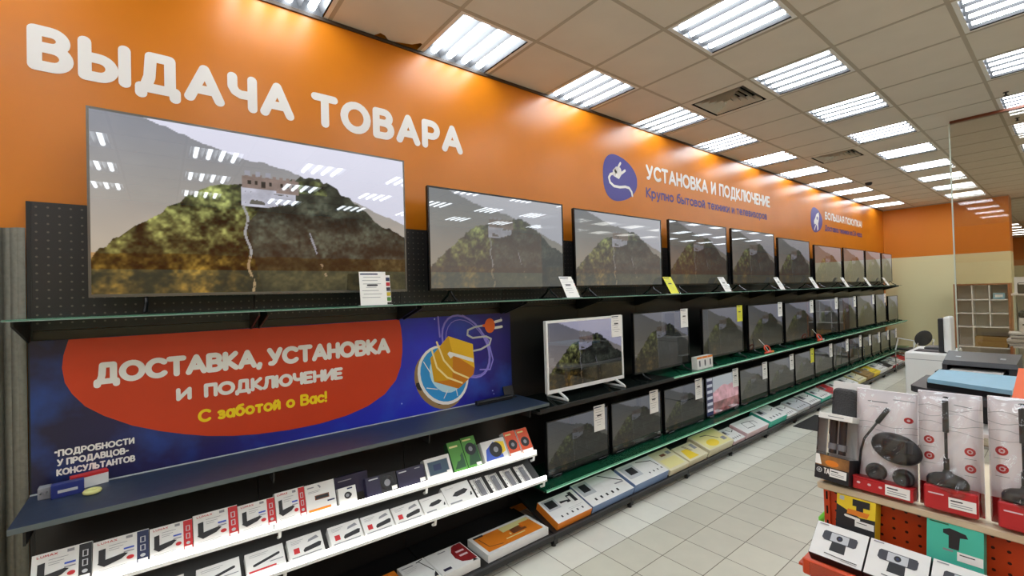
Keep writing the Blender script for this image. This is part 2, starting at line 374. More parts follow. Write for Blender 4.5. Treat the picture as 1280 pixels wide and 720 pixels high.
# ceiling vents ----------------------------------------------------
def make_vent(loc, label):
    t = thing('ceiling_vent', label, 'air vent', loc, 0, 'square ceiling air diffusers')
    f = MB(); a = .296; b = .235
    f.add([(-a, -a, -.003), (a, -a, -.003), (a, a, -.003), (-a, a, -.003), (-b, -b, -.008), (b, -b, -.008), (b, b, -.008), (-b, b, -.008)], [(0, 4, 5, 1), (1, 5, 6, 2), (2, 6, 7, 3), (3, 7, 4, 0)], m_tile)
    f.box(-a, a, -a, a, .12, .13, m_void)
    for s_ in (-1, 1):
        f.poly([(-a, s_ * a, 0), (a, s_ * a, 0), (a, s_ * a, .12), (-a, s_ * a, .12)], m_void); f.poly([(s_ * a, -a, 0), (s_ * a, a, 0), (s_ * a, a, .12), (s_ * a, -a, .12)], m_void)
    f.build('frame', t)
    for q in range(5):
        o = b - .022 - q * .045; i = o - .026
        if i < 0.0: i = 0.004
        s = MB(); z0 = -.008; z1 = .045
        # slanted ring of four blades
        s.add([(-o, -o, z0), (o, -o, z0), (o, o, z0), (-o, o, z0), (-i, -i, z1), (i, -i, z1), (i, i, z1), (-i, i, z1)], [(0, 1, 5, 4), (1, 2, 6, 5), (2, 3, 7, 6), (3, 0, 4, 7)], m_tile)
        s.build('blade_ring', t)
    return t
make_vent((4.148, -.8715, ZC), 'square ceiling air diffuser with dark slots, the nearer of two')
make_vent((7.148, -.8715, ZC), 'square ceiling air diffuser with dark slots, the farther of two')
def small_fix(name, label, cat, loc, prof, m):
    q = MB(); q.lathe(prof, m, 14); tag(q.build(name, loc=loc, smooth=True), label, cat, None)
small_fix('smoke_detector', 'small dark detector on the ceiling near the far wall lights', 'detector', (9.5, -.66, ZC), [(.05, 0), (.05, -.02), (.035, -.045), (.0, -.05)], m_blk)
for n, (x, y) in enumerate(((6.12, -2.46), (7.19, -2.47))):
    small_fix('sprinkler_head', 'little dark sprinkler head hanging from the ceiling, the %s one' % ('nearer' if n == 0 else 'farther'), 'sprinkler', (x, y, ZC), [(.02, 0), (.02, -.004), (.007, -.007), (.007, -.026), (.016, -.028), (.016, -.031), (.0, -.032)], m_blk)
# glass partition --------------------------------------------------
t = thing('glass_partition', 'tall smoky glass partition across the aisle with reddish-brown top rail', 'partition', (6.71, -2.013, 0))
q = MB(); q.box(-.005, .005, -3.0, 0, .02, ZC - .02, m_glass_pane); q.build('glass_pane', t)
q = MB(); q.box(-.02, .02, -3.0, .0, ZC - .028, ZC - .001, mat('red_brown_rail', (112, 58, 34), .4)); q.build('top_rail', t)
q = MB(); q.box(-.02, .02, -3.0, 0, 0, .03, m_steel); q.build('bottom_rail', t)
q = MB(); q.box(-.007, .007, 0, .012, .0, ZC - .02, mat('pale_glass_edge', (196, 204, 190), .25)); q.build('polished_edge', t)
# curtain at the left ----------------------------------------------
q = MB(); n = 44; xs = [-1.5 + 1.054 * i / n for i in range(n + 1)]
ys = [-.05 + .022 * math.sin(i * .95) + .012 * math.sin(i * 2.3 + 1) for i in range(n + 1)]
for lo, hi in ((0.02, 2.084),):
    for i in range(n): q.poly([(xs[i], ys[i], lo), (xs[i + 1], ys[i + 1], lo), (xs[i + 1], ys[i + 1], hi), (xs[i], ys[i], hi)], mat('grey_olive_curtain', (112, 109, 97), .85, noise=.12, scale=60))
bmc = q.build('curtain', smooth=True); bmc.modifiers.new('thick', 'SOLIDIFY').thickness = .004
tag(bmc, 'grey-olive curtain hanging below the orange wall at the left edge', 'curtain')

# wall lettering and emblems ---------------------------------------
m_vinyl = mat('white_vinyl', (240, 236, 232), .45)
m_violet = mat('violet_vinyl', (72, 62, 134), .4)
t = thing('wall_lettering', 'large white rounded two-word lettering high on the orange wall', 'lettering', (0, -.0025, 0)); words(t, 'ВЫДАЧА ТОВАРА', -.442, 1.795, 2.792, .204, .047, m_vinyl, 0.0, gap=.37, space=.5, n=16)
t = thing('wall_lettering', 'smaller white line of lettering beside the plug emblem', 'lettering', (0, -.0025, 0)); words(t, 'УСТАНОВКА И ПОДКЛЮЧЕНИЕ', 4.09, 7.18, 2.925, .165, .034, m_vinyl, 0.0, gap=.28, space=.5)
t = thing('wall_lettering', 'violet line of lettering under the installation title', 'lettering', (0, -.0025, 0)); words(t, 'Крупно бытовой техники и телевизоров', 4.08, 7.06, 2.73, .115, .02, m_violet, 0.0, gap=.24, space=.45)
G['Я'] = (.6, [[(.6, 0), (.6, 1), (.28, 1)] + arc(.28, .71, .28, .29, 90, 270) + [(.6, .42)], [(.3, .42), (0, 0)]])
t = thing('wall_lettering', 'white line of lettering beside the rocket emblem', 'lettering', (0, -.0025, 0)); words(t, 'БОЛЬШАЯ ПОКУПКА!', 9.52, 11.76, 2.94, .145, .034, m_vinyl, 0.0, gap=.26, space=.4)
t = thing('wall_lettering', 'violet line of lettering under the rocket emblem title', 'lettering', (0, -.0025, 0)); words(t, 'Доставка техники за 24 часа', 9.5, 11.73, 2.735, .11, .024, m_violet, 0.0, gap=.24, space=.42)
def blob(x0, x1, z0, z1):
    # rounded triangular badge: flat on the left, nose to the right
    pts = []
    for a in range(0, 360, 8):
        t_ = math.radians(a); rr = 1 / (abs(math.cos(t_)) ** 2.6 + abs(math.sin(t_)) ** 2.6) ** (1 / 2.6)
        x, z = rr * math.cos(t_), rr * math.sin(t_)
        u = (x + 1) / 2; zz = z * (1 - .42 * u ** 1.8)
        pts.append((x0 + (x1 - x0) * u, (z0 + z1) / 2 + zz * (z1 - z0) / 2))
    return pts
t = thing('wall_emblem', 'violet rounded badge with a white plug and cord', 'emblem', (0, -.002, 0))
q = MB(); q.prism(blob(3.39, 3.93, 2.62, 3.125), .0015, mat('violet_badge', (74, 66, 150), .35)); q.build('badge', t)
q = MB(); e = .0012
cx, cz = 3.66, 2.95
q.stroke([(3.84, 2.72)] + [(3.83, 2.76), (3.79, 2.795), (3.73, 2.80), (3.64, 2.785), (3.55, 2.785), (3.49, 2.815), (3.475, 2.86), (3.50, 2.895), (3.56, 2.915)], .026, m_vinyl, e)
q.flat([(3.545, 2.885), (3.63, 2.865), (3.685, 2.93), (3.655, 2.985), (3.59, 2.985), (3.535, 2.94)], m_vinyl, e)
q.stroke([(3.56, 2.91), (3.6, 2.96), (3.65, 2.96), (3.62, 2.89)], .04, m_vinyl, e)
q.stroke([(3.62, 2.98), (3.66, 3.03)], .026, m_vinyl, e); q.stroke([(3.675, 2.93), (3.73, 2.965)], .026, m_vinyl, e)
q.build('plug_symbol', t)
t = thing('wall_emblem', 'violet rounded badge with a white rocket', 'emblem', (0, -.002, 0))
q = MB(); q.prism(blob(8.82, 9.38, 2.655, 3.13), .0015, MATS['violet_badge']); q.build('badge', t)
q = MB()
q.flat([(9.2, 3.04), (9.22, 2.97), (9.18, 2.86), (9.1, 2.79), (9.0, 2.83), (9.02, 2.92), (9.09, 3.0)], m_vinyl, e)
q.flat([(9.02, 2.92), (8.96, 2.87), (8.97, 2.80), (9.02, 2.84)], m_vinyl, e); q.flat([(9.16, 2.84), (9.17, 2.74), (9.1, 2.7), (9.1, 2.79)], m_vinyl, e)
q.stroke([(9.03, 2.79), (8.97, 2.72)], .03, m_vinyl, e); q.ell(9.12, 2.93, .03, .03, MATS['violet_badge'], .0018)
q.build('rocket_symbol', t)
# ------------------------------------------------------------------ wall rack
PITCH = .8435; XL = -.44; ZT = 1.70; ZM = .92; ZL = .345
def pegmat():
    m = mat('perforated_dark_panel', (40, 37, 36), .45); nt = m.node_tree; b = nt.nodes['Principled BSDF']
    g_ = nt.nodes.new('ShaderNodeNewGeometry'); s = nt.nodes.new('ShaderNodeSeparateXYZ'); nt.links.new(g_.outputs['Position'], s.inputs[0])
    def hole(out):
        a = nt.nodes.new('ShaderNodeMath'); a.operation = 'MODULO'; a.inputs[1].default_value = .036
        p = nt.nodes.new('ShaderNodeMath'); p.operation = 'ADD'; p.inputs[1].default_value = 3.6
        c = nt.nodes.new('ShaderNodeMath'); c.operation = 'SUBTRACT'; c.inputs[1].default_value = .018
        d = nt.nodes.new('ShaderNodeMath'); d.operation = 'POWER'; d.inputs[1].default_value = 2
        nt.links.new(out, p.inputs[0]); nt.links.new(p.outputs[0], a.inputs[0]); nt.links.new(a.outputs[0], c.inputs[0]); nt.links.new(c.outputs[0], d.inputs[0]); return d.outputs[0]
    ad = nt.nodes.new('ShaderNodeMath'); ad.operation = 'ADD'; nt.links.new(hole(s.outputs['X']), ad.inputs[0]); nt.links.new(hole(s.outputs['Z']), ad.inputs[1])
    lt = nt.nodes.new('ShaderNodeMath'); lt.operation = 'LESS_THAN'; lt.inputs[1].default_value = .0042 ** 2; nt.links.new(ad.outputs[0], lt.inputs[0])
    mx = nt.nodes.new('ShaderNodeMix'); mx.data_type = 'RGBA'; mx.inputs[6].default_value = (*rgb(40, 37, 36), 1); mx.inputs[7].default_value = (*rgb(96, 90, 80), 1)  # holes painted as paler dots, standing for light showing through
    nt.links.new(lt.outputs[0], mx.inputs[0]); nt.links.new(mx.outputs[2], b.inputs['Base Color'])
    return m
m_peg = pegmat()
for i in range(16):
    x0 = XL + PITCH * i; x1 = x0 + PITCH
    t = thing('rack_panel', 'dark rack back panel on the orange wall, %s from the near left end' % ORD[i], 'rack panel', (x0, 0, 0), 0, 'dark rack panels along the orange wall')
    q = MB(); q.box(.002, PITCH - .002, -.048, -.012, .09, 1.64, m_dark)
    for z in (.62, 1.28): q.box(.002, PITCH - .002, -.0495, -.048, z, z + .004, m_black)
    q.build('back_panel', t)
    q = MB(); q.box(.002, PITCH - .002, -.05, -.012, 1.642, 2.2, m_peg); q.build('perforated_panel', t)
    if i in (0, 15):
        q = MB(); xx = -.004 if i == 0 else PITCH - .01; q.box(xx, xx + .014, -.0515, -.013, .0, 2.2, m_black); q.build('upright', t)
    t = thing('base_shelf', 'low black base shelf on short feet, %s from the near left end' % ORD[i], 'shelf', (x0, 0, 0), 0, 'base shelves along the orange wall')
    q = MB()
    flat_ = i < 3
    zb = .105 if flat_ else .26
    q.add([(.004, -.555, .085), (PITCH - .004, -.555, .085), (PITCH - .004, -.555, .1), (.004, -.555, .1), (.004, -.06, zb - .02), (PITCH - .004, -.06, zb - .02), (PITCH - .004, -.06, zb), (.004, -.06, zb)],
          [(0, 1, 2, 3), (3, 2, 6, 7), (4, 7, 6, 5), (0, 4, 5, 1), (0, 3, 7, 4), (1, 5, 6, 2)], m_black)
    q.build('base_tray', t)
    q = MB(); q.rbox(0.002, PITCH - .002, -.566, -.556, .055, .104, .003, m_black, seg=1); q.box(.002, PITCH - .002, -.572, -.566, .094, .104, mat('steel_grey_lip', (70, 70, 74), .35, metal=.5)); q.build('base_rail', t)
    q = MB(); q.box(.004, .04, -.55, -.065, .04, .085, m_black); q.cyl((.022, -.53, 0), (.022, -.53, .05), .017, m_black, 10); q.box(.004, .04, -.556, -.52, .02, .075, m_black); q.build('foot', t)
def glass_shelf(i, row, z, yf, th, edge, x0, x1, label, brack=.1):
    t = thing('glass_shelf', label, 'shelf', (x0, 0, z), 0, 'glass shelf panes of the %s row' % row)
    w = x1 - x0
    q = MB(); q.box(.001, w - .001, yf + .002, -.052, -th, 0, m_glass_shaded if edge is m_bezel else m_glass_shelf); q.build('glass_pane', t)
    q = MB(); q.add([(.001, yf, -th), (w - .001, yf, -th), (w - .001, yf + .002, -th), (.001, yf + .002, -th), (.001, yf, -th * .7), (w - .001, yf, -th * .7), (w - .001, yf + .009, .0006), (.001, yf + .009, .0006)], [(0, 3, 2, 1), (4, 5, 6, 7), (0, 1, 5, 4), (1, 2, 6, 5), (2, 3, 7, 6), (3, 0, 4, 7)], edge); q.build('front_edge', t)
    if brack:
        for bx in (.02, w - .02):
            q = MB(); q.add([(bx - .004, -.05, -th - .001), (bx + .004, -.05, -th - .001), (bx + .004, yf + .05, -th - .001), (bx - .004, yf + .05, -th - .001), (bx - .004, -.05, -th - brack), (bx + .004, -.05, -th - brack), (bx + .004, yf + .05, -th - .02), (bx - .004, yf + .05, -th - .02)],
                  [(0, 1, 2, 3), (4, 7, 6, 5), (0, 4, 5, 1), (1, 5, 6, 2), (2, 6, 7, 3), (3, 7, 4, 0)], m_black)
            q.build('bracket', t)
    return t
for i in range(16):
    x0 = XL + PITCH * i; x1 = x0 + PITCH
    if i == 0: x0 -= .02
    glass_shelf(i, 'top', ZT, -.375, .008, m_edge_dull, x0, x1, 'top glass shelf pane under the large televisions, %s from the near left end' % ORD[i])
    if i >= 3:
        t = glass_shelf(i, 'middle', ZM, -.45, .014, m_bezel if i < 5 else m_edge, x0, x1, 'middle glass shelf pane, %s from the blue shelf' % ORD[i - 3])
        q = MB(); q.box(.002, x1 - x0 - .002, -.43, -.06, -.037, -.0145, m_black); q.build('support_tray', t)
        if i < 5:
            q = MB(); q.box(.002, x1 - x0 - .002, -.455, -.4505, -.03, .0, m_black); q.build('black_front_rail', t)
        x0l = max(x0, 2.13)
        glass_shelf(i, 'bottom', ZL, -.46, .014, m_edge, x0l, x1, 'lowest glass shelf pane, %s from its near end' % ORD[i - 3], .045)
# navy shelf -------------------------------------------------------
t = thing('blue_shelf', 'long dark blue-grey laminate shelf under the blue banner', 'shelf', (XL, 0, .95))
q = MB(); q.box(0, 2.64, -.43, -.055, -.02, 0, m_navy); q.build('shelf_board', t)
q = MB(); q.box(0, 2.64, -.435, -.43, -.02, .0, mat('grey_shelf_edge', (88, 98, 100), .4)); q.build('edge_band', t)
q = MB(); q.box(.0, 2.58, -.075, -.066, 0, .004, m_lgry); q.build('back_strip', t)
for bx in (.03, .86, 1.7, 2.5):
    q = MB(); q.box(bx, bx + .008, -.38, -.05, -.09, -.021, m_black); q.build('bracket', t)

# banner -----------------------------------------------------------
def banner_mat():
    m = mat('blue_space_print', (24, 22, 70), .35); nt = m.node_tree; b = nt.nodes['Principled BSDF']
    tc = nt.nodes.new('ShaderNodeTexCoord'); s = nt.nodes.new('ShaderNodeSeparateXYZ'); nt.links.new(tc.outputs['Object'], s.inputs[0])
    rmp = nt.nodes.new('ShaderNodeValToRGB'); mr = nt.nodes.new('ShaderNodeMapRange'); mr.inputs[1].default_value = -.44; mr.inputs[2].default_value = 2.15
    nt.links.new(s.outputs['X'], mr.inputs[0]); nt.links.new(mr.outputs[0], rmp.inputs[0])
    el = rmp.color_ramp.elements; el[0].color = (*rgb(32, 30, 58), 1); el[1].color = (*rgb(20, 22, 96), 1)
    for p_, c in ((.25, (34, 30, 92)), (.5, (32, 44, 170)), (.72, (34, 44, 190)), (.86, (36, 32, 140))):
        a = el.new(p_); a.color = (*rgb(*c), 1)
    n = nt.nodes.new('ShaderNodeTexNoise'); n.inputs['Scale'].default_value = 3.2; n.inputs['Detail'].default_value = 6; nt.links.new(tc.outputs['Object'], n.inputs['Vector'])
    r2 = nt.nodes.new('ShaderNodeValToRGB'); r2.color_ramp.elements[0].position = .5; r2.color_ramp.elements[1].position = .8; r2.color_ramp.elements[1].color = (.5, .5, .5, 1); r2.color_ramp.elements[0].color = (0, 0, 0, 1)
    nt.links.new(n.outputs['Fac'], r2.inputs[0])
    mx = nt.nodes.new('ShaderNodeMix'); mx.data_type = 'RGBA'; mx.inputs[7].default_value = (*rgb(40, 110, 220), 1)
    nt.links.new(r2.outputs[0], mx.inputs[0]); nt.links.new(rmp.outputs[0], mx.inputs[6])
    v = nt.nodes.new('ShaderNodeTexVoronoi'); v.inputs['Scale'].default_value = 9; nt.links.new(tc.outputs['Object'], v.inputs['Vector'])
    lt = nt.nodes.new('ShaderNodeMath'); lt.operation = 'LESS_THAN'; lt.inputs[1].default_value = .05; nt.links.new(v.outputs['Distance'], lt.inputs[0])
    m2 = nt.nodes.new('ShaderNodeMix'); m2.data_type = 'RGBA'; m2.inputs[7].default_value = (*rgb(170, 190, 240), 1); nt.links.new(lt.outputs[0], m2.inputs[0]); nt.links.new(mx.outputs[2], m2.inputs[6])
    nt.links.new(m2.outputs[2], b.inputs['Base Color'])
    return m
t = thing('advertising_banner', 'wide blue space-themed banner with red panel and white lettering', 'banner', (0, -.058, 0))
q = MB(); q.box(-.437, 2.155, 0, .006, .952, 1.6, banner_mat()); q.build('banner_board', t)
q = MB()
red = [(-.318, 1.598), (-.335, 1.53), (-.340, 1.475), (-.332, 1.41), (-.31, 1.358), (-.268, 1.295), (-.206, 1.241), (-.11, 1.178), (-.007, 1.13), (.09, 1.094), (.184, 1.065), (.29, 1.042), (.398, 1.027), (.56, 1.016), (.725, 1.018), (.88, 1.036), (1.011, 1.07), (1.12, 1.125), (1.2, 1.206), (1.235, 1.29), (1.249, 1.383), (1.25, 1.46), (1.244, 1.54), (1.232, 1.598)]
q.flat(list(red), mat('banner_red', (206, 60, 20), .4, noise=.04, scale=3), .0008)
q.build('red_panel', t)
q = MB(); L2 = .0016
words(t, 'ДОСТАВКА, УСТАНОВКА', -.24, 1.165, 1.385, .1, .0255, m_vinyl, L2, gap=.27, space=.3, n=12)
words(t, 'и', .057, .12, 1.262, .085, .018, m_vinyl, L2, n=12); words(t, 'ПОДКЛЮЧЕНИЕ', .17, .862, 1.26, .072, .0185, m_vinyl, L2, gap=.27, n=12)
words(t, 'С заботой о Вас!', .143, .77, 1.138, .066, .0145, mat('banner_yellow', (250, 214, 20), .4), L2, gap=.25, space=.5, n=10)
q = MB(); text(q, '*ПОДРОБНОСТИ', -.368, -.102, 1.092, .03, .0065, m_vinyl, L2, gap=.3, n=8); text(q, 'У ПРОДАВЦОВ-', -.36, -.122, 1.051, .03, .0065, m_vinyl, L2, gap=.3, n=8); text(q, 'КОНСУЛЬТАНТОВ', -.362, -.1, 1.009, .03, .0065, m_vinyl, L2, gap=.3, n=8)
q.build('small_print', t)
# printed picture: carton on a round pad with a cord and plug
q = MB(); rot = -.9
m_hal = mat('lilac_print', (140, 130, 220), .5)
def oval(cx, cz, rx, rz, ro, n=26): return [(cx + rx * math.cos(a) * math.cos(ro) - rz * math.sin(a) * math.sin(ro), cz + rx * math.cos(a) * math.sin(ro) + rz * math.sin(a) * math.cos(ro)) for a in [2 * PI * i / n for i in range(n + 1)]]
q.stroke(oval(1.75, 1.37, .26, .165, -.95), .014, m_hal, .0006); q.stroke(oval(1.76, 1.36, .235, .15, -.95), .006, m_hal, .0006); q.stroke([(1.52, 1.6), (1.525, 1.52), (1.53, 1.46)], .012, m_hal, .0006); q.stroke([(1.72, 1.6), (1.83, 1.53), (1.94, 1.4), (1.98, 1.25), (1.95, 1.18), (1.86, 1.19)], .011, m_hal, .0006)
q.ell(1.525, 1.16, .225, .175, mat('tan_print', (150, 120, 80), .5), .0008, 30, rot=rot)
for a in (0.2, .9, 1.6): q.ell(1.345 + a * .1, 1.155 - a * .085, .02, .035, m_blk, .001, 8, rot=.7)
q.ell(1.555, 1.19, .225, .185, m_vinyl, .0012, 30, rot=rot); q.ell(1.557, 1.193, .205, .168, mat('sky_blue_print', (46, 150, 216), .5), .0016, 30, rot=rot); q.ell(1.575, 1.2, .15, .12, mat('pale_blue_print', (190, 226, 240), .5), .002, 24, rot=rot)
for (a, b_) in (((1.4, 1.3), (1.45, 1.22)), ((1.42, 1.12), (1.5, 1.1)), ((1.55, 1.03), (1.58, 1.08)), ((1.66, 1.03), (1.65, 1.08))): q.stroke([a, b_], .006, m_vinyl, .0021)
q.flat([(1.45, 1.32), (1.595, 1.46), (1.63, 1.33), (1.62, 1.15), (1.475, 1.155)], mat('carton_front', (216, 160, 10), .5), .0024)
q.flat([(1.595, 1.46), (1.80, 1.385), (1.81, 1.21), (1.63, 1.33)], mat('carton_top', (240, 186, 30), .5), .0024)
q.flat([(1.475, 1.155), (1.62, 1.15), (1.63, 1.33), (1.81, 1.21), (1.8, 1.165), (1.68, 1.085), (1.665, 1.08)], mat('carton_side', (206, 124, 14), .5), .0025)
q.flat([(1.60, 1.35), (1.80, 1.28), (1.805, 1.25), (1.635, 1.315), (1.61, 1.3), (1.585, 1.335)], m_vinyl, .0028)
for d in (0, .055): q.stroke([(1.465 + d * .7, 1.37 + d), (1.5 + d, 1.25 + d * .8), (1.58 + d, 1.17 + d * .6), (1.70 + d, 1.115 + d * .5)], .013, mat('cream_print', (250, 226, 160), .5), .003)
q.build('carton_picture', t)
q = MB()
q.stroke([(1.805, 1.335), (1.87, 1.34), (1.95, 1.37), (1.965, 1.41), (1.92, 1.432), (1.8, 1.43), (1.755, 1.455), (1.76, 1.49), (1.82, 1.508), (1.9, 1.515)], .014, m_lgry, .003)
q.ell(1.957, 1.51, .047, .056, mat('banner_orange', (236, 104, 30), .4), .0034); q.flat([(1.89, 1.522), (1.92, 1.525), (1.92, 1.5), (1.89, 1.505)], MATS['banner_orange'], .0033)
q.stroke([(2.005, 1.535), (2.065, 1.545)], .02, m_vinyl, .0033); q.stroke([(2.005, 1.49), (2.068, 1.495)], .02, m_vinyl, .0033)
q.build('plug_picture', t)
# ------------------------------------------------------------------ television pictures
def vnoise(h, w, cells, seed):
    r = np.random.RandomState(seed); gy = int(cells * h / w) + 2; g_ = r.rand(gy + 1, cells + 2)
    y = np.linspace(0, gy - 1.001, h); x = np.linspace(0, cells, w); yi = y.astype(int); xi = x.astype(int); fy = (y - yi)[:, None]; fx = (x - xi)[None, :]
    fy = fy * fy * (3 - 2 * fy); fx = fx * fx * (3 - 2 * fx)
    a = g_[yi][:, xi]; b = g_[yi][:, xi + 1]; c = g_[yi + 1][:, xi]; d = g_[yi + 1][:, xi + 1]
    return (a * (1 - fx) + b * fx) * (1 - fy) + (c * (1 - fx) + d * fx) * fy
def fbm(h, w, base, seed, octv=4):
    s = np.zeros((h, w)); k = 0
    for o in range(octv): s += vnoise(h, w, base * 2 ** o, seed + o) * .5 ** o; k += .5 ** o
    return s / k
def hill_picture(w, h):
    U, V = np.meshgrid(np.linspace(0, 1, w), np.linspace(0, 1, h))
    C = np.zeros((h, w, 3)); n1 = fbm(h, w, 18, 3, 5); n2 = fbm(h, w, 40, 9, 4); n3 = fbm(h, w, 5, 20, 4)
    sky = np.array([216, 216, 232.]) / 255; C[:] = sky * (1 - .12 * (1 - V[..., None])) + .03 * (n3[..., None] - .5)
    def ridge(xs, zs, rough): return np.interp(U, xs, zs) + rough * (vnoise(h, w, 60, 5)[0][None, :] - .5)
    def lay(mask, col): C[mask] = (col * np.ones_like(C))[mask]
    m = V < ridge([0, .13, .28, .4, .5, .575, .7, 1], [1.12, 1.0, .905, .845, .825, .79, .7, .5], .012)
    t_ = np.clip((.95 - V) / .7, 0, 1)[..., None]
    far = np.array([132, 134, 142.]) / 255 * (1 - t_) + np.array([172, 162, 146.]) / 255 * t_
    lay(m, far * (.93 + .14 * n3[..., None]))
    m = V < ridge([0, .03, .15, .28, .36, .42, .62], [.2, .26, .45, .636, .68, .7, .1], .03)
    n4 = fbm(h, w, 80, 51, 2); leaf = np.clip(.12 + 1.9 * (n1 - .25) * (.4 + .6 * n2 + .6 * n4) + .7 * (n4 - .5), .12, 1.5)[..., None]
    t_ = np.clip(V / .6, 0, 1)[..., None]
    lay(m, (np.array([84, 76, 38.]) / 255 * (1 - t_) + np.array([104, 110, 66.]) / 255 * t_) * leaf * 1.25)
    m = V < ridge([.3, .42, .5, .56, .60, .675, .72, .775, .9, 1], [.2, .48, .64, .76, .785, .755, .71, .645, .485, .4], .03)
    m &= U > .38 + .12 * (.6 - V)
    lay(m, np.array([60, 64, 54.]) / 255 * (.35 + .65 * leaf) * 1.15)
    m = (U > .57) & (U < .68) & (V < ridge([.57, .61, .66, .68], [.74, .765, .745, .68], .02)) & (V > .66); lay(m, np.array([90, 98, 60.]) / 255 * leaf * 1.3)
    # stone tower
    def quad(u0, u1, vb, vt): return (U > u0) & (U < u1) & (V < vt) & (V > vb)
    wl = np.array([186, 186, 200.]) / 255; br = np.array([128, 112, 106.]) / 255
    lay(quad(.39, .565, .54, .67) & (V > .545 + .5 * np.maximum(0, U - .47)), wl * (.8 + .3 * n2[..., None]))
    top = .665 + .016 * (np.floor(U * 90) % 2 == 0)
    lay((U > .392) & (U < .578) & (V < top + .075) & (V > .66 - .012 * (U > .5)), br * (.85 + .3 * n2[..., None]))
    lay(quad(.40, .50, .745, .775) & (np.floor(U * 60) % 2 == 0), wl * .8)
    for u in (.41, .432, .478, .515, .535, .553): lay(quad(u, u + .009, .69, .712), np.array([40, 36, 36.]) / 255)
    lay(quad(.452, .466, .672, .712), np.array([46, 40, 38.]) / 255)
    lay((n2 > .58) & quad(.40, .56, .56, .64), np.array([90, 88, 84.]) / 255)
    # pale wall running down from the tower
    c = .40 + .04 * (.5 - V) + .006 * np.sin(V * 30); lay((np.abs(U - c) < .004) & (V < .55) & (n2 > .35), np.array([150, 150, 150.]) / 255)
    c = .60 + .5 * (.45 - V) * .4; lay((np.abs(U - c) < .004) & (V < .4) & (V > .1) & (n2 > .5), np.array([140, 140, 146.]) / 255)
    m = V < .2 + .05 * n3; C[m] *= np.array([1.0, .84, .62])  # orange reflection along the screen bottom, painted into the picture as a brown tint
    return np.clip(C, 0, 1)
def blossom_picture(w, h):
    U, V = np.meshgrid(np.linspace(0, 1, w), np.linspace(0, 1, h)); n1 = fbm(h, w, 14, 31, 4); n2 = fbm(h, w, 5, 37, 3)
    C = np.ones((h, w, 3)) * np.array([176, 184, 190.]) / 255
    m = V < .55 + .3 * (n2 - .5) + .15 * np.sin(U * 3); C[m] = (np.array([226, 170, 180.]) / 255 * (.7 + .5 * n1[..., None]))[m]
    m = V < .3; C[m] = (np.array([150, 90, 92.]) / 255 * (.4 + 1.1 * n1[..., None]))[m]
    m = U < .2; C[m] = (np.array([42, 44, 84.]) / 255); C[(U < .18) & (U > .03) & ((V * 6) % 1 > .55)] = np.array([200, 204, 214.]) / 255
    return np.clip(C, 0, 1)
def picture_mesh(name, fn, w, h):
    P = fn(w, h); x = np.linspace(-.5, .5, w); z = np.linspace(0, 1, h); X, Z = np.meshgrid(x, z)
    v = np.stack([X, np.zeros_like(X), Z], -1).reshape(-1, 3); idx = np.arange(w * h).reshape(h, w)
    f = np.stack([idx[:-1, :-1], idx[:-1, 1:], idx[1:, 1:], idx[1:, :-1]], -1).reshape(-1, 4)
    me = bpy.data.meshes.new(name); me.from_pydata(v.tolist(), [], f.tolist())
    a = me.color_attributes.new('picture', 'FLOAT_COLOR', 'POINT'); L_ = np.where(P <= .04045, P / 12.92, ((P + .055) / 1.055) ** 2.4)
    a.data.foreach_set('color', np.concatenate([L_, np.ones((h, w, 1))], -1).reshape(-1).astype(np.float32)); me.update()
    return me
def screen_mat(name, strength, tint=(1, 1, 1), glow=.0, spec=.85):
    m = mat(name, (14, 14, 15), .015); nt = m.node_tree; b = nt.nodes['Principled BSDF']
    a = nt.nodes.new('ShaderNodeAttribute'); a.attribute_name = 'picture'
    mx = nt.nodes.new('ShaderNodeMix'); mx.data_type = 'RGBA'; mx.blend_type = 'MULTIPLY'; mx.inputs[0].default_value = 1; mx.inputs[7].default_value = (*tint, 1)
    nt.links.new(a.outputs['Color'], mx.inputs[6]); gl = nt.nodes.new('ShaderNodeMix'); gl.data_type = 'RGBA'; gl.inputs[0].default_value = glow; gl.inputs[7].default_value = (.30, .31, .30, 1)  # grey washed-out haze of an oblique view, mixed into the emission colour
    nt.links.new(mx.outputs[2], gl.inputs[6]); nt.links.new(gl.outputs[2], b.inputs['Emission Color']); b.inputs['Emission Strength'].default_value = strength
    b.inputs['Specular IOR Level'].default_value = spec
    m.cycles.emission_sampling = 'NONE'
    return m
S_BIG = screen_mat('lit_screen_bright', .92); S_TOP = screen_mat('lit_screen_soft', .66, (.98, 1, .95), .35); S_WHITE = screen_mat('lit_screen_cool', .36, (1, .98, 1.1)); S_MID = screen_mat('lit_screen_dim', .19, (.95, .98, 1.03), .12, .5); S_FAR = screen_mat('lit_screen_far', .34, (1, .97, .9), .25, 1.0); S_LOW = screen_mat('lit_screen_low', .15, (.95, 1, .98), .2, .4); S_PINK = screen_mat('lit_screen_pink', .55)
PM_BIG = picture_mesh('hill_picture_fine', hill_picture, 352, 198); PM = picture_mesh('hill_picture', hill_picture, 144, 81); PM_PINK = picture_mesh('blossom_picture', blossom_picture, 120, 68)
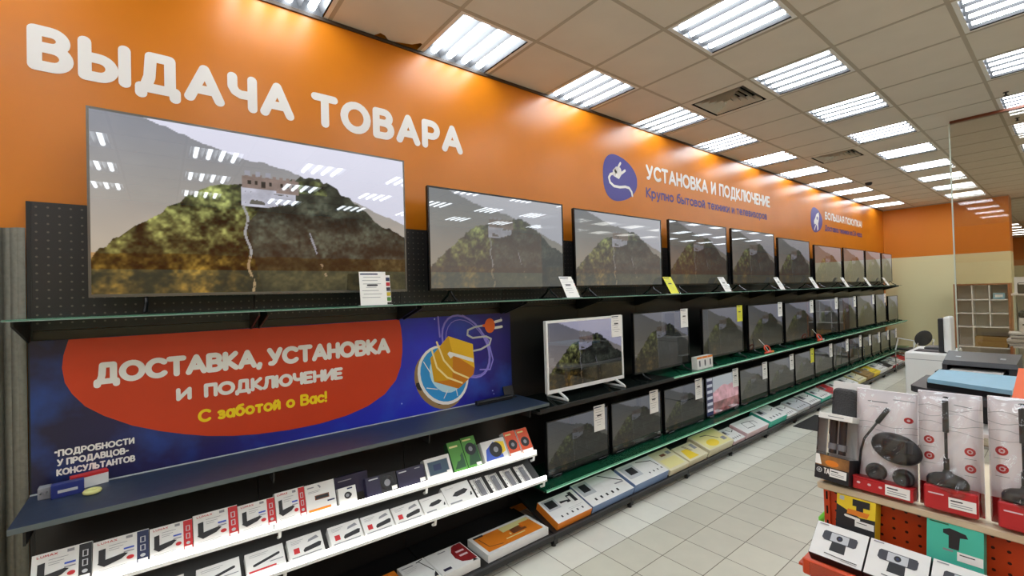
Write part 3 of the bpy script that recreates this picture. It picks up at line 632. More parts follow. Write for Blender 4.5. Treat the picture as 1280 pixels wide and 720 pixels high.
def television(label, x0, x1, y, zb, zt, zshelf, smat, pm, group, legs='feet', white=False, bez=.011, frame_m=None):
    t = thing('television', label, 'television', ((x0 + x1) / 2, y, zshelf), 0, group)
    w = (x1 - x0) / 2; b0 = zb - zshelf; b1 = zt - zshelf; fm = frame_m or (m_white if white else m_bezel)
    q = MB(); d = .05
    q.rbox(-w, w, .006, .03, b0, b1, .004, fm); q.rbox(-w * .8, w * .8, .028, .03 + d, b0 + .02, b0 + (b1 - b0) * .62, .012, m_bezel if not white else m_white)
    bb = bez * 1.5
    q.box(-w, w, 0, .012, b1 - bez, b1, fm); q.box(-w, w, 0, .012, b0, b0 + bb, fm); q.box(-w, -w + bez, 0, .012, b0 + bb, b1 - bez, fm); q.box(w - bez, w, 0, .012, b0 + bb, b1 - bez, fm)
    q.build('frame', t)
    s = bpy.data.objects.new('screen', pm); COL.objects.link(s); s.parent = t
    if not pm.materials: pm.materials.append(smat)
    s.material_slots[0].link = 'OBJECT'; s.material_slots[0].material = smat
    s.location = (0, .004, b0 + bb); s.scale = (2 * w - 2 * bez, 1, b1 - b0 - bb - bez)
    for sx in (-1, 1):
        q = MB(); lx = sx * w * .74
        if legs == 'feet':
            for e_ in (-.1, .1):
                q.tube([(lx, .02, b0 + .01), (lx + sx * .0, .02 + e_ * .3, b0 * .6), (lx + sx * .005, .02 + e_, .006)], .0075 if not white else .009, fm if white else m_bezel, 6)
            q.box(lx - .012, lx + .012, -.085, .125, 0, .008, fm if white else m_bezel)
        elif legs == 'white':
            for e_ in (-.11, .11): q.tube([(lx, .016, b0 + .012), (lx + sx * .004, .016 + e_ * .9, .02), (lx + sx * .004, .016 + e_, .01)], .01, m_white, 8)
            q.tube([(lx + sx * .004, -.1, .009), (lx + sx * .004, .13, .009)], .009, m_white, 8)
        else:
            q.rbox(lx - .05, lx + .05, -.01, .07, 0, b0 + .006, .003, m_bezel, seg=1)
        q.build('leg', t)
    return t
TG = 'televisions on the top glass shelf'
TOP = [(-.237, 1.219, 1.779, 2.602), (1.377, 2.607, 1.779, 2.468), (2.737, 4.002, 1.783, 2.452), (4.145, 5.36, 1.786, 2.474), (5.487, 6.72, 1.786, 2.474), (6.85, 8.034, 1.781, 2.437), (8.25, 9.55, 1.788, 2.40), (9.68, 10.92, 1.784, 2.412), (11.02, 12.1, 1.79, 2.41), (12.2, 13.02, 1.784, 2.40)]
for i, (a, b_, z0, z1) in enumerate(TOP):
    if i == 0: television('largest television, left end of the top shelf, tower on a green hill', a, b_, -.22, z0, z1, ZT, S_BIG, PM_BIG, TG, frame_m=m_bezel_grey, bez=.009)
    else: television('slim black television on the top glass shelf, %s from the left' % ORD[i], a, b_, -.22, z0, z1, ZT, S_TOP if i < 3 else S_FAR, PM, TG)
MID = [(2.30, 3.22, .972, 1.53), (3.39, 4.318, .975, 1.537), (4.597, 5.53, .98, 1.526), (5.68, 6.7, .97, 1.524), (6.794, 7.86, .965, 1.515), (7.95, 8.98, .96, 1.526), (9.04, 9.97, .95, 1.522), (10.06, 11.15, .952, 1.53), (11.27, 12.0, .945, 1.53), (12.2, 13.0, .94, 1.472)]
for i, (a, b_, z0, z1) in enumerate(MID):
    if i == 0: television('white-framed television on white feet, left end of the middle shelf', a, b_, -.31, z0, z1, ZM, S_WHITE, PM, 'televisions on the middle glass shelf', 'white', True, .019)
    else: television('black television on the middle glass shelf, %s from the left' % ORD[i], a, b_, -.30, z0, z1, ZM, S_MID, PM, 'televisions on the middle glass shelf')
LOW = [(2.261, 2.965, .36, .777), (3.01, 3.735, .36, .781), (3.794, 4.53, .358, .779), (4.568, 5.31, .362, .784), (5.35, 6.09, .358, .766), (6.14, 6.95, .358, .775), (7.0, 7.72, .36, .783), (7.76, 8.53, .365, .778), (8.58, 9.35, .365, .783), (9.4, 10.1, .365, .79), (10.18, 10.7, .365, .758), (10.76, 11.33, .365, .758), (11.4, 12.0, .365, .755), (12.1, 12.65, .365, .748)]
for i, (a, b_, z0, z1) in enumerate(LOW):
    lab = 'small black television on the lowest glass shelf, %s from the left' % ORD[i]
    if i == 3: lab = 'small television on the lowest shelf showing a pink blossom picture'
    television(lab, a, b_, -.33, z0, z1, ZL, S_PINK if i == 3 else S_LOW, PM_PINK if i == 3 else PM, 'televisions on the lowest glass shelf', 'block', bez=.009)
# price cards ------------------------------------------------------
def price_card(name, label, w, h, loc, rz, tilt, m=None, strip=True, group=None, holder=False):
    t = thing(name, label, 'price card', loc, rz, group)
    M = Matrix.Rotation(-tilt, 4, 'X'); m = m or m_paper
    q = MB(); q.box(-w / 2, w / 2, 0, .0012, 0, h, m, M); r_ = random.Random(label)
    q.flat([(-w * .46, h * .95), (-w * .46, h * .91), (w * .2, h * .91), (w * .2, h * .95)], m_navyp, M=M)
    for k in range(7):
        zz = h * (.84 - .1 * k); ww = w * r_.uniform(.2, .42); q.stroke([(-ww, zz), (ww * r_.uniform(.4, 1), zz)], h * .014, m_gry, M=M, n=4)
    q.stroke([(-w * .2, h * .6), (w * .15, h * .6)], h * .05, m_blk, M=M, n=6)
    q.build('card', t)
    if strip:
        q = MB(); q.box(w / 2 + .002, w / 2 + w * .2, .02, .0212, h * .1, h * .92, m_paper, M)
        for k, c in enumerate((m_grn, m_yel, m_purp, m_red, m_navyp)): q.box(w / 2 + .004, w / 2 + w * .19, .0195, .02, h * (.14 + .15 * k), h * (.25 + .15 * k), c, M)
        q.build('energy_label', t)
    if holder:
        q = MB(); q.box(-w / 2, w / 2 + w * .2, -.004, .06, 0, .003, m_lgry); q.box(-w / 2, w / 2 + w * .2, .0015, .0025, 0, h * .5, m_clear, M); q.build('holder', t)
    return t
for i, x in enumerate((.955, 2.57, 4.01, 5.10, 6.62, 7.9, 9.37, 10.72, 12.05)):
    price_card('price_card', ('yellow' if i == 2 else 'white') + ' price card standing on the top glass shelf, %s from the left' % ORD[i], .15 if i == 0 else .14, .195, (x, -.352, ZT + .001), -.1 if i == 0 else -.02, .16 if i == 0 else .5, mat('yellow_card', (232, 228, 60), .6) if i == 2 else None, True, 'price cards on the top glass shelf', True)
for i, (a, b_, z0, z1) in enumerate(MID[:9]):
    price_card('price_card', ('yellow' if i == 2 else 'white') + ' price card on the top right corner of a middle-shelf television, %s from the left' % ORD[i], .135, .19, (b_ - .085 if i else b_ - .09, -.305 - (.01 if i == 0 else 0), z1 - .185), 0, 0, MATS['yellow_card'] if i == 2 else None, i < 4, 'price cards on the middle-row televisions')
for i, (a, b_, z0, z1) in enumerate(LOW):
    yel = i == 6
    price_card('price_card', ('yellow' if yel else 'white') + ' price card on the top right corner of a lowest-shelf television, %s from the left' % ORD[i], .135, .21, (b_ - .115 if i < 3 else b_ - .085, -.3345, z1 - .185), 0, 0, MATS['yellow_card'] if yel else None, i < 6, 'price cards on the lowest-row televisions')
# ------------------------------------------------------------------ cartons
def carton(name, label, cat, w, h, d, M, front, side, decals, group=None, stripe=None):
    """carton whose printed face lies in the local XZ plane at y=0, depth goes to +y"""
    t = MB()
    t.box(0, w, 0, d, 0, h, side)
    t.flat([(0.0005, 0.0005), (w - .0005, .0005), (w - .0005, h - .0005), (.0005, h - .0005)], front, .0003)
    for n, dc in enumerate(decals):
        k = dc[0]; e = .0007 + .0003 * n
        if k == 'r': _, x0, z0, x1, z1, m = dc; t.flat([(x0 * w, z0 * h), (x1 * w, z0 * h), (x1 * w, z1 * h), (x0 * w, z1 * h)], m, e)
        elif k == 'e': _, cx, cz, rx, rz, m = dc; t.ell(cx * w, cz * h, rx * w, rz * h, m, e)
        elif k == 'p': t.flat([(x * w, z * h) for x, z in dc[1]], dc[2], e)
        elif k == 'l': t.stroke([(x * w, z * h) for x, z in dc[1]], dc[2], dc[3], e, n=6)
        elif k == 't': _, s, x0, x1, z0, z1, m = dc; text(t, s, x0 * w, x1 * w, z0 * h, (z1 - z0) * h, (z1 - z0) * h * .2, m, e, n=6)
    o = t.build(name); o.matrix_world = M
    return tag(o, label, cat, group)
def place(x, y, z, th=0.0, rz=0.0):
    return Matrix.Translation((x, y, z)) @ Matrix.Rotation(rz, 4, 'Z') @ Matrix.Rotation(-th, 4, 'X')
def lines(x0, x1, zs, m=None, wd=.0016): return [('l', [(x0, z), (x1 - .07 * (k % 3), z)], wd, m or m_gry) for k, z in enumerate(zs)]
# slanted display shelves with LED lip -----------------------------
def slanted(label, yf, z_at0, slope, x0, x1, th, depth, off):
    t = thing('slanted_display_shelf', label, 'shelf', (0, 0, 0))
    za, zb = z_at0 + slope * x0, z_at0 + slope * x1
    dy, dz = depth * math.cos(th), depth * math.sin(th)
    q = MB(); yq, zq = off; za += zq; zb += zq; yf += yq
    q.add([(x0, yf, za - .006), (x1, yf, zb - .006), (x1, yf + dy, zb - .006 + dz), (x0, yf + dy, za - .006 + dz), (x0, yf, za - .012), (x1, yf, zb - .012), (x1, yf + dy, zb - .012 + dz), (x0, yf + dy, za - .012 + dz)],
          [(0, 1, 2, 3), (7, 6, 5, 4), (0, 4, 5, 1), (1, 5, 6, 2), (2, 6, 7, 3), (3, 7, 4, 0)], mat('dark_grey_tray', (60, 60, 60), .5))
    q.build('tray', t); za -= zq; zb -= zq; yf -= yq
    n = 3
    for k in range(n):
        a = x0 + (x1 - x0) * k / n + .004; b_ = x0 + (x1 - x0) * (k + 1) / n - .004
        q = MB(); z0, z1 = z_at0 + slope * a, z_at0 + slope * b_
        q.add([(a, yf - .014, z0 - .011), (b_, yf - .014, z1 - .011), (b_, yf - .014, z1 + .008), (a, yf - .014, z0 + .008), (a, yf - .002, z0 - .011), (b_, yf - .002, z1 - .011), (b_, yf - .002, z1 + .008), (a, yf - .002, z0 + .008)],
              [(0, 1, 2, 3), (0, 4, 5, 1), (1, 5, 6, 2), (2, 6, 7, 3), (3, 7, 4, 0), (4, 7, 6, 5)], m_led); q.build('led_strip', t)
    q = MB(); q.add([(x0, yf - .015, za - .03), (x1, yf - .015, zb - .03), (x1, yf - .015, zb - .015), (x0, yf - .015, za - .015), (x0, yf - .002, za - .03), (x1, yf - .002, zb - .03), (x1, yf - .002, zb - .015), (x0, yf - .002, za - .015)],
          [(0, 1, 2, 3), (0, 4, 5, 1), (1, 5, 6, 2), (2, 6, 7, 3), (3, 7, 4, 0), (4, 7, 6, 5)], m_white); q.build('price_rail', t)
    for xx in (x0 + .02, x0 + .86, x1 - .86, x1 - .02):
        z = z_at0 + slope * xx
        q = MB(); q.tube([(xx, yf - .004, z - .03), (xx, yf + .0, z - .06), (xx, yf + .03, z - .075)], .008, m_white, 8); q.build('support_arm', t)
    return t
T_A = math.radians(30); T_B = math.radians(40)
slanted('upper slanted display shelf with glowing white lip under the blue shelf', -.40, .672, -.0226, -.42, 2.085, -.43, .14, (.0, -.001))
slanted('lower slanted display shelf with glowing white lip', -.50, .522, -.0226, -.42, 2.085, PI / 2 - .96, .2, (.029, -.043))
zA = lambda x: .674 - .0226 * x
zB = lambda x: .524 - .0226 * x
GA = 'small boxed gadgets on the upper lit shelf'; GB = 'small boxed gadgets on the lower lit shelf'
def receiver(w, strip, extra=m_red):
    k = .78
    return [('r', k, .02, 1, .98, strip), ('r', k + .06, .62, .94, .8, m_lgry), ('r', k + .08, .64, .92, .78, strip), ('r', k + .06, .36, .94, .54, m_lgry), ('r', k + .08, .38, .92, .52, strip), ('e', k + .11, .22, .05, .05, m_lgry), ('r', k + .02, .02, .98, .12, m_paper),
            ('t', 'LUMAX', .08, .42, .88, .945, m_red), ('r', .58, .87, .7, .95, m_gry),
            ('p', [(.1, .72), (.22, .74), (.22, .32), (.1, .3)], m_blk), ('p', [(.08, .32), (.2, .2), (.5, .3), (.62, .42), (.55, .46), (.22, .4), (.12, .38)], m_blk),
            ('r', .54, .55, .73, .6, m_blue), ('r', .54, .46, .73, .49, m_gry), ('e', .66, .28, .07, .06, extra)] + lines(.28, .6, (.78, .7, .64)) + lines(.1, .6, (.12, .08))
for n, (x0, x1, h, st, nm) in enumerate([(-.393, -.226, .13, m_blk, 'black'), (-.223, -.05, .123, m_navyp, 'navy'), (-.047, .10, .12, m_red, 'red'), (.103, .272, .13, m_red, 'red'), (.274, .428, .124, m_red, 'red'), (.431, .566, .14, m_red, 'red')]):
    lab = ['white receiver box with black side stripe at the left end of the upper lit shelf', 'white receiver box with navy side stripe on the upper lit shelf', 'first red-striped white receiver box, beside the navy-striped one', 'second red-striped white receiver box on the upper lit shelf', 'third red-striped white receiver box on the upper lit shelf', 'fourth red-striped white receiver box, beside the plain white box'][n]
    carton('receiver_box', lab, 'box', x1 - x0, h, .045, place(x0, -.398, zA(x0), .43), m_card, m_card, receiver(x1 - x0, st), GA)
carton('stick_box', 'white box picturing a short dark stick, after the red-striped boxes', 'box', .145, .14, .05, place(.568, -.398, zA(.57), .43), m_card, m_card, [('r', .3, .42, .78, .58, m_brn), ('r', .33, .45, .75, .55, m_blk), ('r', .06, .06, .8, .14, m_orp), ('r', .7, .28, .95, .33, m_navyp), ('r', .08, .86, .3, .9, m_gry), ('p', [(.42, .92), (.5, .8), (.54, .84), (.47, .93)], m_gry)] + lines(.1, .5, (.74, .7)), GA)
carton('small_gadget_box', 'tiny white box with a dark round device, left of the dark boxes', 'box', .092, .085, .04, place(.728, -.398, zA(.73), .43), m_card, m_card, [('e', .5, .5, .2, .2, m_blk), ('r', .5, .42, .72, .58, m_blk), ('e', .48, .5, .1, .1, m_gry), ('r', .5, .84, .8, .92, m_navyp)], GA)
carton('gadget_box', 'dark violet box standing behind the tiny white box', 'box', .18, .10, .04, place(.725, -.335, zA(.73) + .02, .25), m_purp, m_purp, [('r', .1, .75, .5, .8, m_gry)], GA)
carton('gadget_box', 'black box with a round lens picture, left of the violet one', 'box', .175, .10, .05, place(.876, -.398, zA(.88), .43), m_blk, m_purp, [('r', .0, .0, .45, 1, m_purp), ('e', .68, .5, .22, .4, m_bezel), ('e', .68, .5, .1, .18, m_gry), ('r', .1, .84, .4, .9, m_lgry), ('r', .8, .06, .98, .26, m_paper)], GA)
carton('gadget_box', 'dark violet box with a white price label, right of the black one', 'box', .172, .10, .05, place(1.057, -.398, zA(1.06), .43), m_purp, m_blk, [('r', .07, .82, .35, .88, m_lgry), ('r', .65, .84, .85, .89, m_gry), ('r', .78, .06, .98, .26, m_paper)] + lines(.1, .6, (.6, .5, .4), m_purp), GA)
carton('tablet_box', 'white box picturing a dark blue tablet screen', 'box', .172, .122, .05, place(1.24, -.398, zA(1.24), .5), m_card, m_card, [('r', .1, .16, .9, .82, m_gry), ('r', .12, .18, .88, .8, mat('dark_teal_screen_print', (50, 74, 92), .4)), ('r', .3, .35, .6, .65, m_navyp), ('r', .78, .1, .96, .24, m_paper)], GA)
carton('camera_box', 'green box without a lens, left one of the green pair', 'box', .1, .19, .05, place(1.425, -.398, zA(1.43), .58), m_grn, m_dgrn, [('r', .1, .8, .7, .86, m_pyel), ('p', [(.1, .1), (.9, .1), (.9, .6), (.5, .4)], m_dgrn), ('e', .5, .45, .2, .12, m_grn)], GA)
carton('camera_box', 'green box with a black round lens, right one of the green pair', 'box', .105, .2, .05, place(1.53, -.398, zA(1.53), .58), m_grn, m_dgrn, [('p', [(.1, .1), (.95, .1), (.95, .75), (.4, .55)], m_dgrn), ('e', .5, .6, .38, .2, m_blk), ('e', .5, .6, .14, .08, m_gry), ('r', .1, .88, .7, .93, m_pyel), ('r', .6, .04, .96, .14, m_paper)], GA)
carton('camera_box', 'white and blue camera box between the green and orange ones', 'box', .19, .14, .05, place(1.66, -.398, zA(1.66), .5), m_card, m_card, [('p', [(.05, .1), (.8, .1), (.75, .7), (.5, .9), (.15, .6)], m_blue), ('p', [(.6, .2), (.95, .35), (.95, .8), (.6, .9)], m_yel), ('e', .55, .52, .27, .35, m_blk), ('e', .55, .52, .1, .13, m_gry), ('r', .02, .02, .8, .1, m_paper)], GA)
for n, x in enumerate((1.865, 1.975)):
    carton('camera_box', ['orange camera box, left one at the end of the upper lit shelf', 'orange camera box, last one at the right end of the upper lit shelf'][n], 'box', .1, .17, .05, place(x, -.398, zA(x), .55), mat('orange_red_print', (222, 84, 40), .45), m_card, [('e', .5, .45, .36, .2, m_blk), ('e', .5, .45, .14, .08, m_gry), ('r', .1, .84, .6, .9, m_pyel), ('r', .05, .03, .95, .14, m_paper)], GA)
# lower lit shelf
TB = .96
def soundbar(v):
    if v == 0: return [('l', [(.2, .35), (.85, .6)], .012, m_blk), ('r', .05, .06, .75, .14, m_red), ('r', .6, .3, .95, .34, m_gry)] + lines(.1, .6, (.84, .76))
    if v == 1: return [('p', [(.42, .2), (.9, .28), (.95, .46), (.88, .5), (.46, .4), (.4, .3)], m_blk), ('r', .14, .24, .3, .5, m_red), ('p', [(.56, .62), (.9, .7), (.84, .84), (.6, .74)], m_gry), ('r', .06, .05, .9, .1, m_gry)] + lines(.1, .45, (.84, .76, .7))
    return [('p', [(.25, .45), (.4, .6), (.75, .66), (.86, .55), (.7, .42), (.4, .38)], m_blk), ('p', [(.84, .24), (.9, .4), (.94, .4), (.92, .24)], m_blk), ('r', .08, .1, .5, .17, m_gry)] + lines(.1, .4, (.84,))
bl = [(-.24, .14, 0), (-.075, .14, 0), (.108, .16, 0), (.29, .158, 0), (.466, .157, 1), (.656, .16, 1), (.825, .16, 1), (.995, .165, 1), (1.17, .15, 2), (1.325, .19, 2)]
blab = ['white stick box at the left end of the lower lit shelf', 'second white stick box on the lower lit shelf', 'third white stick box on the lower lit shelf', 'fourth white stick box, left of the red-squared speaker boxes', 'first white speaker box with a red square on the lower lit shelf', 'second white speaker box with a red square on the lower lit shelf', 'third white speaker box with a red square on the lower lit shelf', 'fourth white speaker box with a red square on the lower lit shelf', 'smaller white box picturing a grey torch shape', 'larger white box picturing a grey torch shape, beside the clear packs']
for n, (x, w, v) in enumerate(bl):
    carton('speaker_box' if v else 'stick_box', blab[n], 'box', w, [.1, .105, .105][v] + (.03 if n == 9 else .0), .05, place(x, -.497, zB(x) + .002, TB), m_card, m_card, soundbar(v), GB)
for n, x in enumerate((1.56, 1.68, 1.80, 1.92)):
    t = thing('remote_pack', '%s clear pack with a grey remote at the right of the lower lit shelf' % ['first', 'second', 'third', 'fourth'][n], 'pack', (0, 0, 0), 0, GB)
    M = place(x, -.497, zB(x) + .002, .96) @ Matrix.Translation((0, .032, 0))
    q = MB(); q.box(0, .09, .014, .017, 0, .155, m_paper, M); q.box(.0, .012, .012, .014, 0, .155, m_paper, M)
    for k in range(4): q.box(.003, .009, .0112, .012, .02 + .03 * k, .028 + .03 * k, m_gry, M)
    q.build('backing_card', t)
    q = MB(); q.rbox(.03, .066, .002, .014, .02, .135, .004, m_gry, M); q.rbox(.038, .058, .001, .003, .05, .12, .0008, m_gry, M, seg=1); q.build('remote', t)
    q = MB(); q.rbox(.02, .076, -.002, .0135, .008, .148, .004, m_clear, M); q.build('blister', t)
# things on the blue shelf -----------------------------------------
t = thing('small_box', 'small dark blue box at the left end of the blue shelf', 'box', (-.315, -.16, .95), .1)
q = MB(); q.rbox(-.05, .05, -.02, .02, .0, .055, .002, mat('deep_blue_print', (36, 48, 120), .4), seg=1); q.flat([(-.03, .02), (.03, .02), (.03, .032), (-.03, .032)], m_lgry, e=.0206); tag(q.build('carton', t), None)
t = thing('adapter', 'grey plug adapter beside the small blue box', 'adapter', (-.385, -.14, .95))
q = MB(); q.rbox(-.02, .02, -.02, .02, 0, .05, .004, m_gry); q.build('body', t)
q = MB(); q.cyl((-.008, -.02, .03), (-.008, -.038, .03), .003, m_steel, 8); q.cyl((.008, -.02, .03), (.008, -.038, .03), .003, m_steel, 8); q.build('pin', t)
t = thing('small_box', 'little white and red carton lying on the blue shelf', 'box', (-.255, -.09, .95), .25)
q = MB(); q.box(-.06, .06, -.02, .02, 0, .055, m_card); q.box(-.0605, .0605, -.0205, .0205, .045, .0555, m_red); q.build('carton', t)
q = MB(); q.tube([(.022 * math.cos(a), .022 * math.sin(a), .009) for a in [2 * PI * i / 20 for i in range(20)]], .009, mat('yellow_white_tape', (226, 224, 150), .5), 10, closed=True)
tag(q.build('tape_ring', loc=(-.235, -.215, .951), smooth=True), 'yellowish ring of tape lying on the blue shelf', 'tape')
q = MB(); q.rbox(-.16, .16, -.02, .02, 0, .03, .006, m_blk); q.rbox(-.15, .15, -.021, -.018, .008, .022, .001, m_bezel, seg=1)
tag(q.build('black_bar', loc=(1.93, -.13, .951)), 'black bar lying at the right end of the blue shelf', 'bar')
t = thing('table_stand', 'small black folding stand at the right end of the blue shelf', 'stand', (2.1, -.1, .95))
q = MB(); q.box(-.05, .05, -.02, .03, 0, .006, m_blk); q.build('base', t); q = MB(); q.box(-.045, .045, .0, .006, .006, .09, m_blk, Matrix.Rotation(-.3, 4, 'X')); q.build('plate', t)

# ------------------------------------------------------------------ cartons on the base trays
GC = 'flat cartons on the bottom trays'
TH0 = PI / 2; TH1 = PI / 2 - math.atan2(.16, .495)
def base_carton(label, x0, x1, depth, d, front, side, decals, y=-.55, name='bracket_box', extra=0):
    tilted = x0 > 2.05
    th = TH1 if tilted else TH0
    a = PI / 2 - th; dz = .101
    # top face origin: front top edge
    oy = y - d * math.sin(a) * 1 + .0; oz = dz + (y + .555) * math.tan(a) + d * math.cos(a) + extra + .001
    carton(name, label, 'box', x1 - x0, depth, d, place(x0, oy, oz, th), front, side, decals, GC)
def tvmount(k=0): return [('r', .05, .5, .4, .95, m_lgry), ('r', .1, .58, .35, .88, m_blk), ('p', [(.45, .62), (.62, .62), (.62, .56), (.72, .56), (.72, .78), (.8, .78), (.8, .5), (.9, .5), (.9, .92), (.8, .92), (.8, .84), (.7, .84), (.7, .66), (.45, .72)], m_blk)] + [('r', .2 + .15 * i, .14, .24 + .15 * i, .22, m_blk) for i in range(5)] + lines(.5, .9, (.34, .28))
base_carton('orange carton just showing at the lower left on the bottom tray', .72, 1.05, .22, .05, m_orp, m_brn, [('r', .1, .2, .9, .6, m_yel)], -.53)
base_carton('white carton with black T-shaped bracket print on the bottom tray', 1.07, 1.24, .235, .05, m_card, m_card, [('l', [(.75, .9), (.95, .35)], .006, m_blk), ('l', [(.66, .9), (.9, .95)], .008, m_blk), ('p', [(.8, .1), (.95, .1), (.97, .3), (.86, .2)], m_blk), ('r', .08, .84, .5, .88, m_gry)] + lines(.1, .6, (.76, .7, .64)), -.54)
base_carton('white carton with a dark red quarter circle on the bottom tray', 1.245, 1.5, .235, .05, m_card, m_card, [('p', [(.98, .98), (.98, .1), (.8, .1), (.62, .2), (.55, .42), (.58, .7), (.7, .92), (.8, .98)], mat('dark_red_print', (140, 30, 34), .5)), ('r', .68, .6, .9, .68, m_pink), ('r', .68, .4, .9, .48, m_pink), ('r', .1, .1, .3, .2, m_purp), ('p', [(.82, .02), (.88, .14), (.95, .02)], m_blk), ('r', .3, .85, .5, .89, m_gry)], -.54)
base_carton('long white carton with an orange and brown picture on the bottom tray', 1.556, 2.055, .235, .048, m_card, m_card, [('r', .05, .1, .95, .9, m_orp), ('r', .55, .4, .78, .85, m_brn), ('r', .72, .5, .94, .88, mat('amber_print', (206, 100, 20), .5)), ('p', [(.45, .62), (.94, .7), (.94, .9), (.45, .9)], m_pyel), ('r', .75, .5, .93, .74, m_orp), ('l', [(.1, .75), (.12, .3), (.3, .2)], .006, m_brn), ('r', .05, .84, .2, .92, m_blk), ('t', 'О', .5, .52, .4, .5, m_pyel)] + lines(.4, .7, (.3,), m_pyel, .01), -.545)
base_carton('white and orange-sided mount carton at the start of the tilted trays', 2.13, 2.475, .225, .055, m_card, m_orp, tvmount())
base_carton('white and blue-sided mount carton with a long arm print', 2.485, 2.975, .25, .06, m_card, mat('steel_blue_print', (120, 144, 184), .5), [('r', .03, .42, .32, .95, m_lgry), ('r', .1, .55, .26, .86, m_blk), ('l', [(.62, .95), (.95, .45)], .01, m_blk), ('l', [(.76, .42), (.95, .4)], .012, m_gry)] + [('r', .15 + .13 * i, .14, .19 + .13 * i, .24, m_blk) for i in range(5)])
base_carton('pale blue-sided mount carton with a yellow sticker on its front', 2.99, 3.46, .225, .075, m_card, MATS['steel_blue_print'], [('r', .05, .3, .42, .9, m_lgry), ('r', .15, .45, .36, .78, m_blk), ('l', [(.55, .9), (.9, .72), (.93, .4)], .009, m_blk)] + [('r', .55 + .12 * i, .2, .58 + .12 * i, .28, m_blk) for i in range(4)])
base_carton('cream and yellow carton, left one of the pale yellow pair', 3.5, 3.80, .25, .05, mat('cream_carton', (222, 214, 180), .5), MATS['cream_carton'], [('r', .1, .1, .9, .55, m_pyel), ('r', .35, .68, .6, .8, m_brn), ('r', .7, .7, .9, .85, m_gry)], -.55)
base_carton('cream and yellow carton with two brown stripes, right one of the pale yellow pair', 3.81, 4.13, .2, .06, MATS['cream_carton'], MATS['cream_carton'], [('p', [(.1, .1), (.6, .1), (.5, .7), (.2, .7)], m_yel), ('l', [(.42, .9), (.55, .5)], .008, m_brn), ('l', [(.48, .9), (.62, .5)], .008, m_brn), ('r', .75, .5, .92, .85, m_gry)], -.55)
base_carton('tall cream carton with a bright yellow patch and black hook print', 4.16, 4.645, .24, .075, MATS['cream_carton'], MATS['cream_carton'], [('r', .06, .05, .94, .95, m_pyel), ('e', .38, .3, .2, .2, m_yel), ('l', [(.3, .8), (.5, .75), (.62, .55), (.7, .4)], .01, m_blk), ('r', .75, .2, .9, .4, m_gry)])
W13 = [(4.68, 4.93, .2, .04, m_card, m_pink, 'white carton with a dark wire print and pinkish side'), (4.96, 5.5, .2, .065, m_card, m_pink, 'white carton with black line drawing and pinkish side'), (5.54, 6.02, .24, .08, m_card, m_teal, 'white-topped carton with teal sides'), (6.06, 6.36, .2, .04, m_card, m_card, 'plain white carton right of the teal-sided one'), (6.4, 6.8, .22, .05, m_lgry, m_card, 'pale grey carton with a dark square print'), (6.84, 7.2, .23, .05, m_card, m_gry, 'white carton with grey sides in mid aisle'), (7.24, 7.62, .22, .06, m_card, m_teal, 'second white carton with teal sides'), (7.66, 7.98, .23, .06, m_red, m_card, 'white carton with a red top'), (8.02, 8.45, .22, .05, m_card, m_lgry, 'white carton behind the clear gadget pack'), (8.5, 8.9, .22, .05, m_card, m_card, 'white carton with stripes further along the tray'), (8.94, 9.36, .22, .06, MATS['cream_carton'], m_pyel, 'cream carton far along the bottom tray'), (9.4, 9.8, .24, .08, mat('tan_carton', (150, 120, 70), .6), MATS['tan_carton'], 'tan cardboard carton far along the bottom tray'), (9.82, 10.2, .22, .07, m_yel, m_yel, 'bright yellow carton far along the bottom tray'), (10.24, 10.7, .23, .07, m_card, m_card, 'white carton with black prints beyond the yellow one'), (10.74, 11.1, .22, .06, m_blk, m_card, 'dark-topped carton near the far end'), (11.14, 11.5, .22, .05, m_card, m_red, 'white carton with red sides near the far end'), (11.54, 11.9, .22, .06, m_card, m_lgry, 'white carton third from the far end'), (11.94, 12.4, .22, .05, m_red, m_card, 'reddish carton second from the far end'), (12.44, 12.9, .22, .05, m_brn, m_brn, 'brownish carton at the far end of the trays')]
for n, (a, b_, dp, d, f_, s_, lb) in enumerate(W13):
    rr = random.Random(n); dec = [('r', .08, .5, .4, .9, m_gry if n % 2 else m_lgry), ('l', [(.5, .85), (.7, .6), (.9, .7)], .008, m_blk), ('r', .12, .6, .3, .82, m_blk)] + [('r', .2 + .18 * i, .14, .26 + .18 * i, .26, m_blk) for i in range(4)]
    if n == 1: dec = [('l', [(.25, .3), (.3, .75), (.6, .7), (.55, .25), (.25, .3)], .008, m_blk), ('l', [(.6, .7), (.75, .6), (.72, .35)], .008, m_blk)]
    base_carton(lb, a, b_, dp, d, f_, s_, dec)
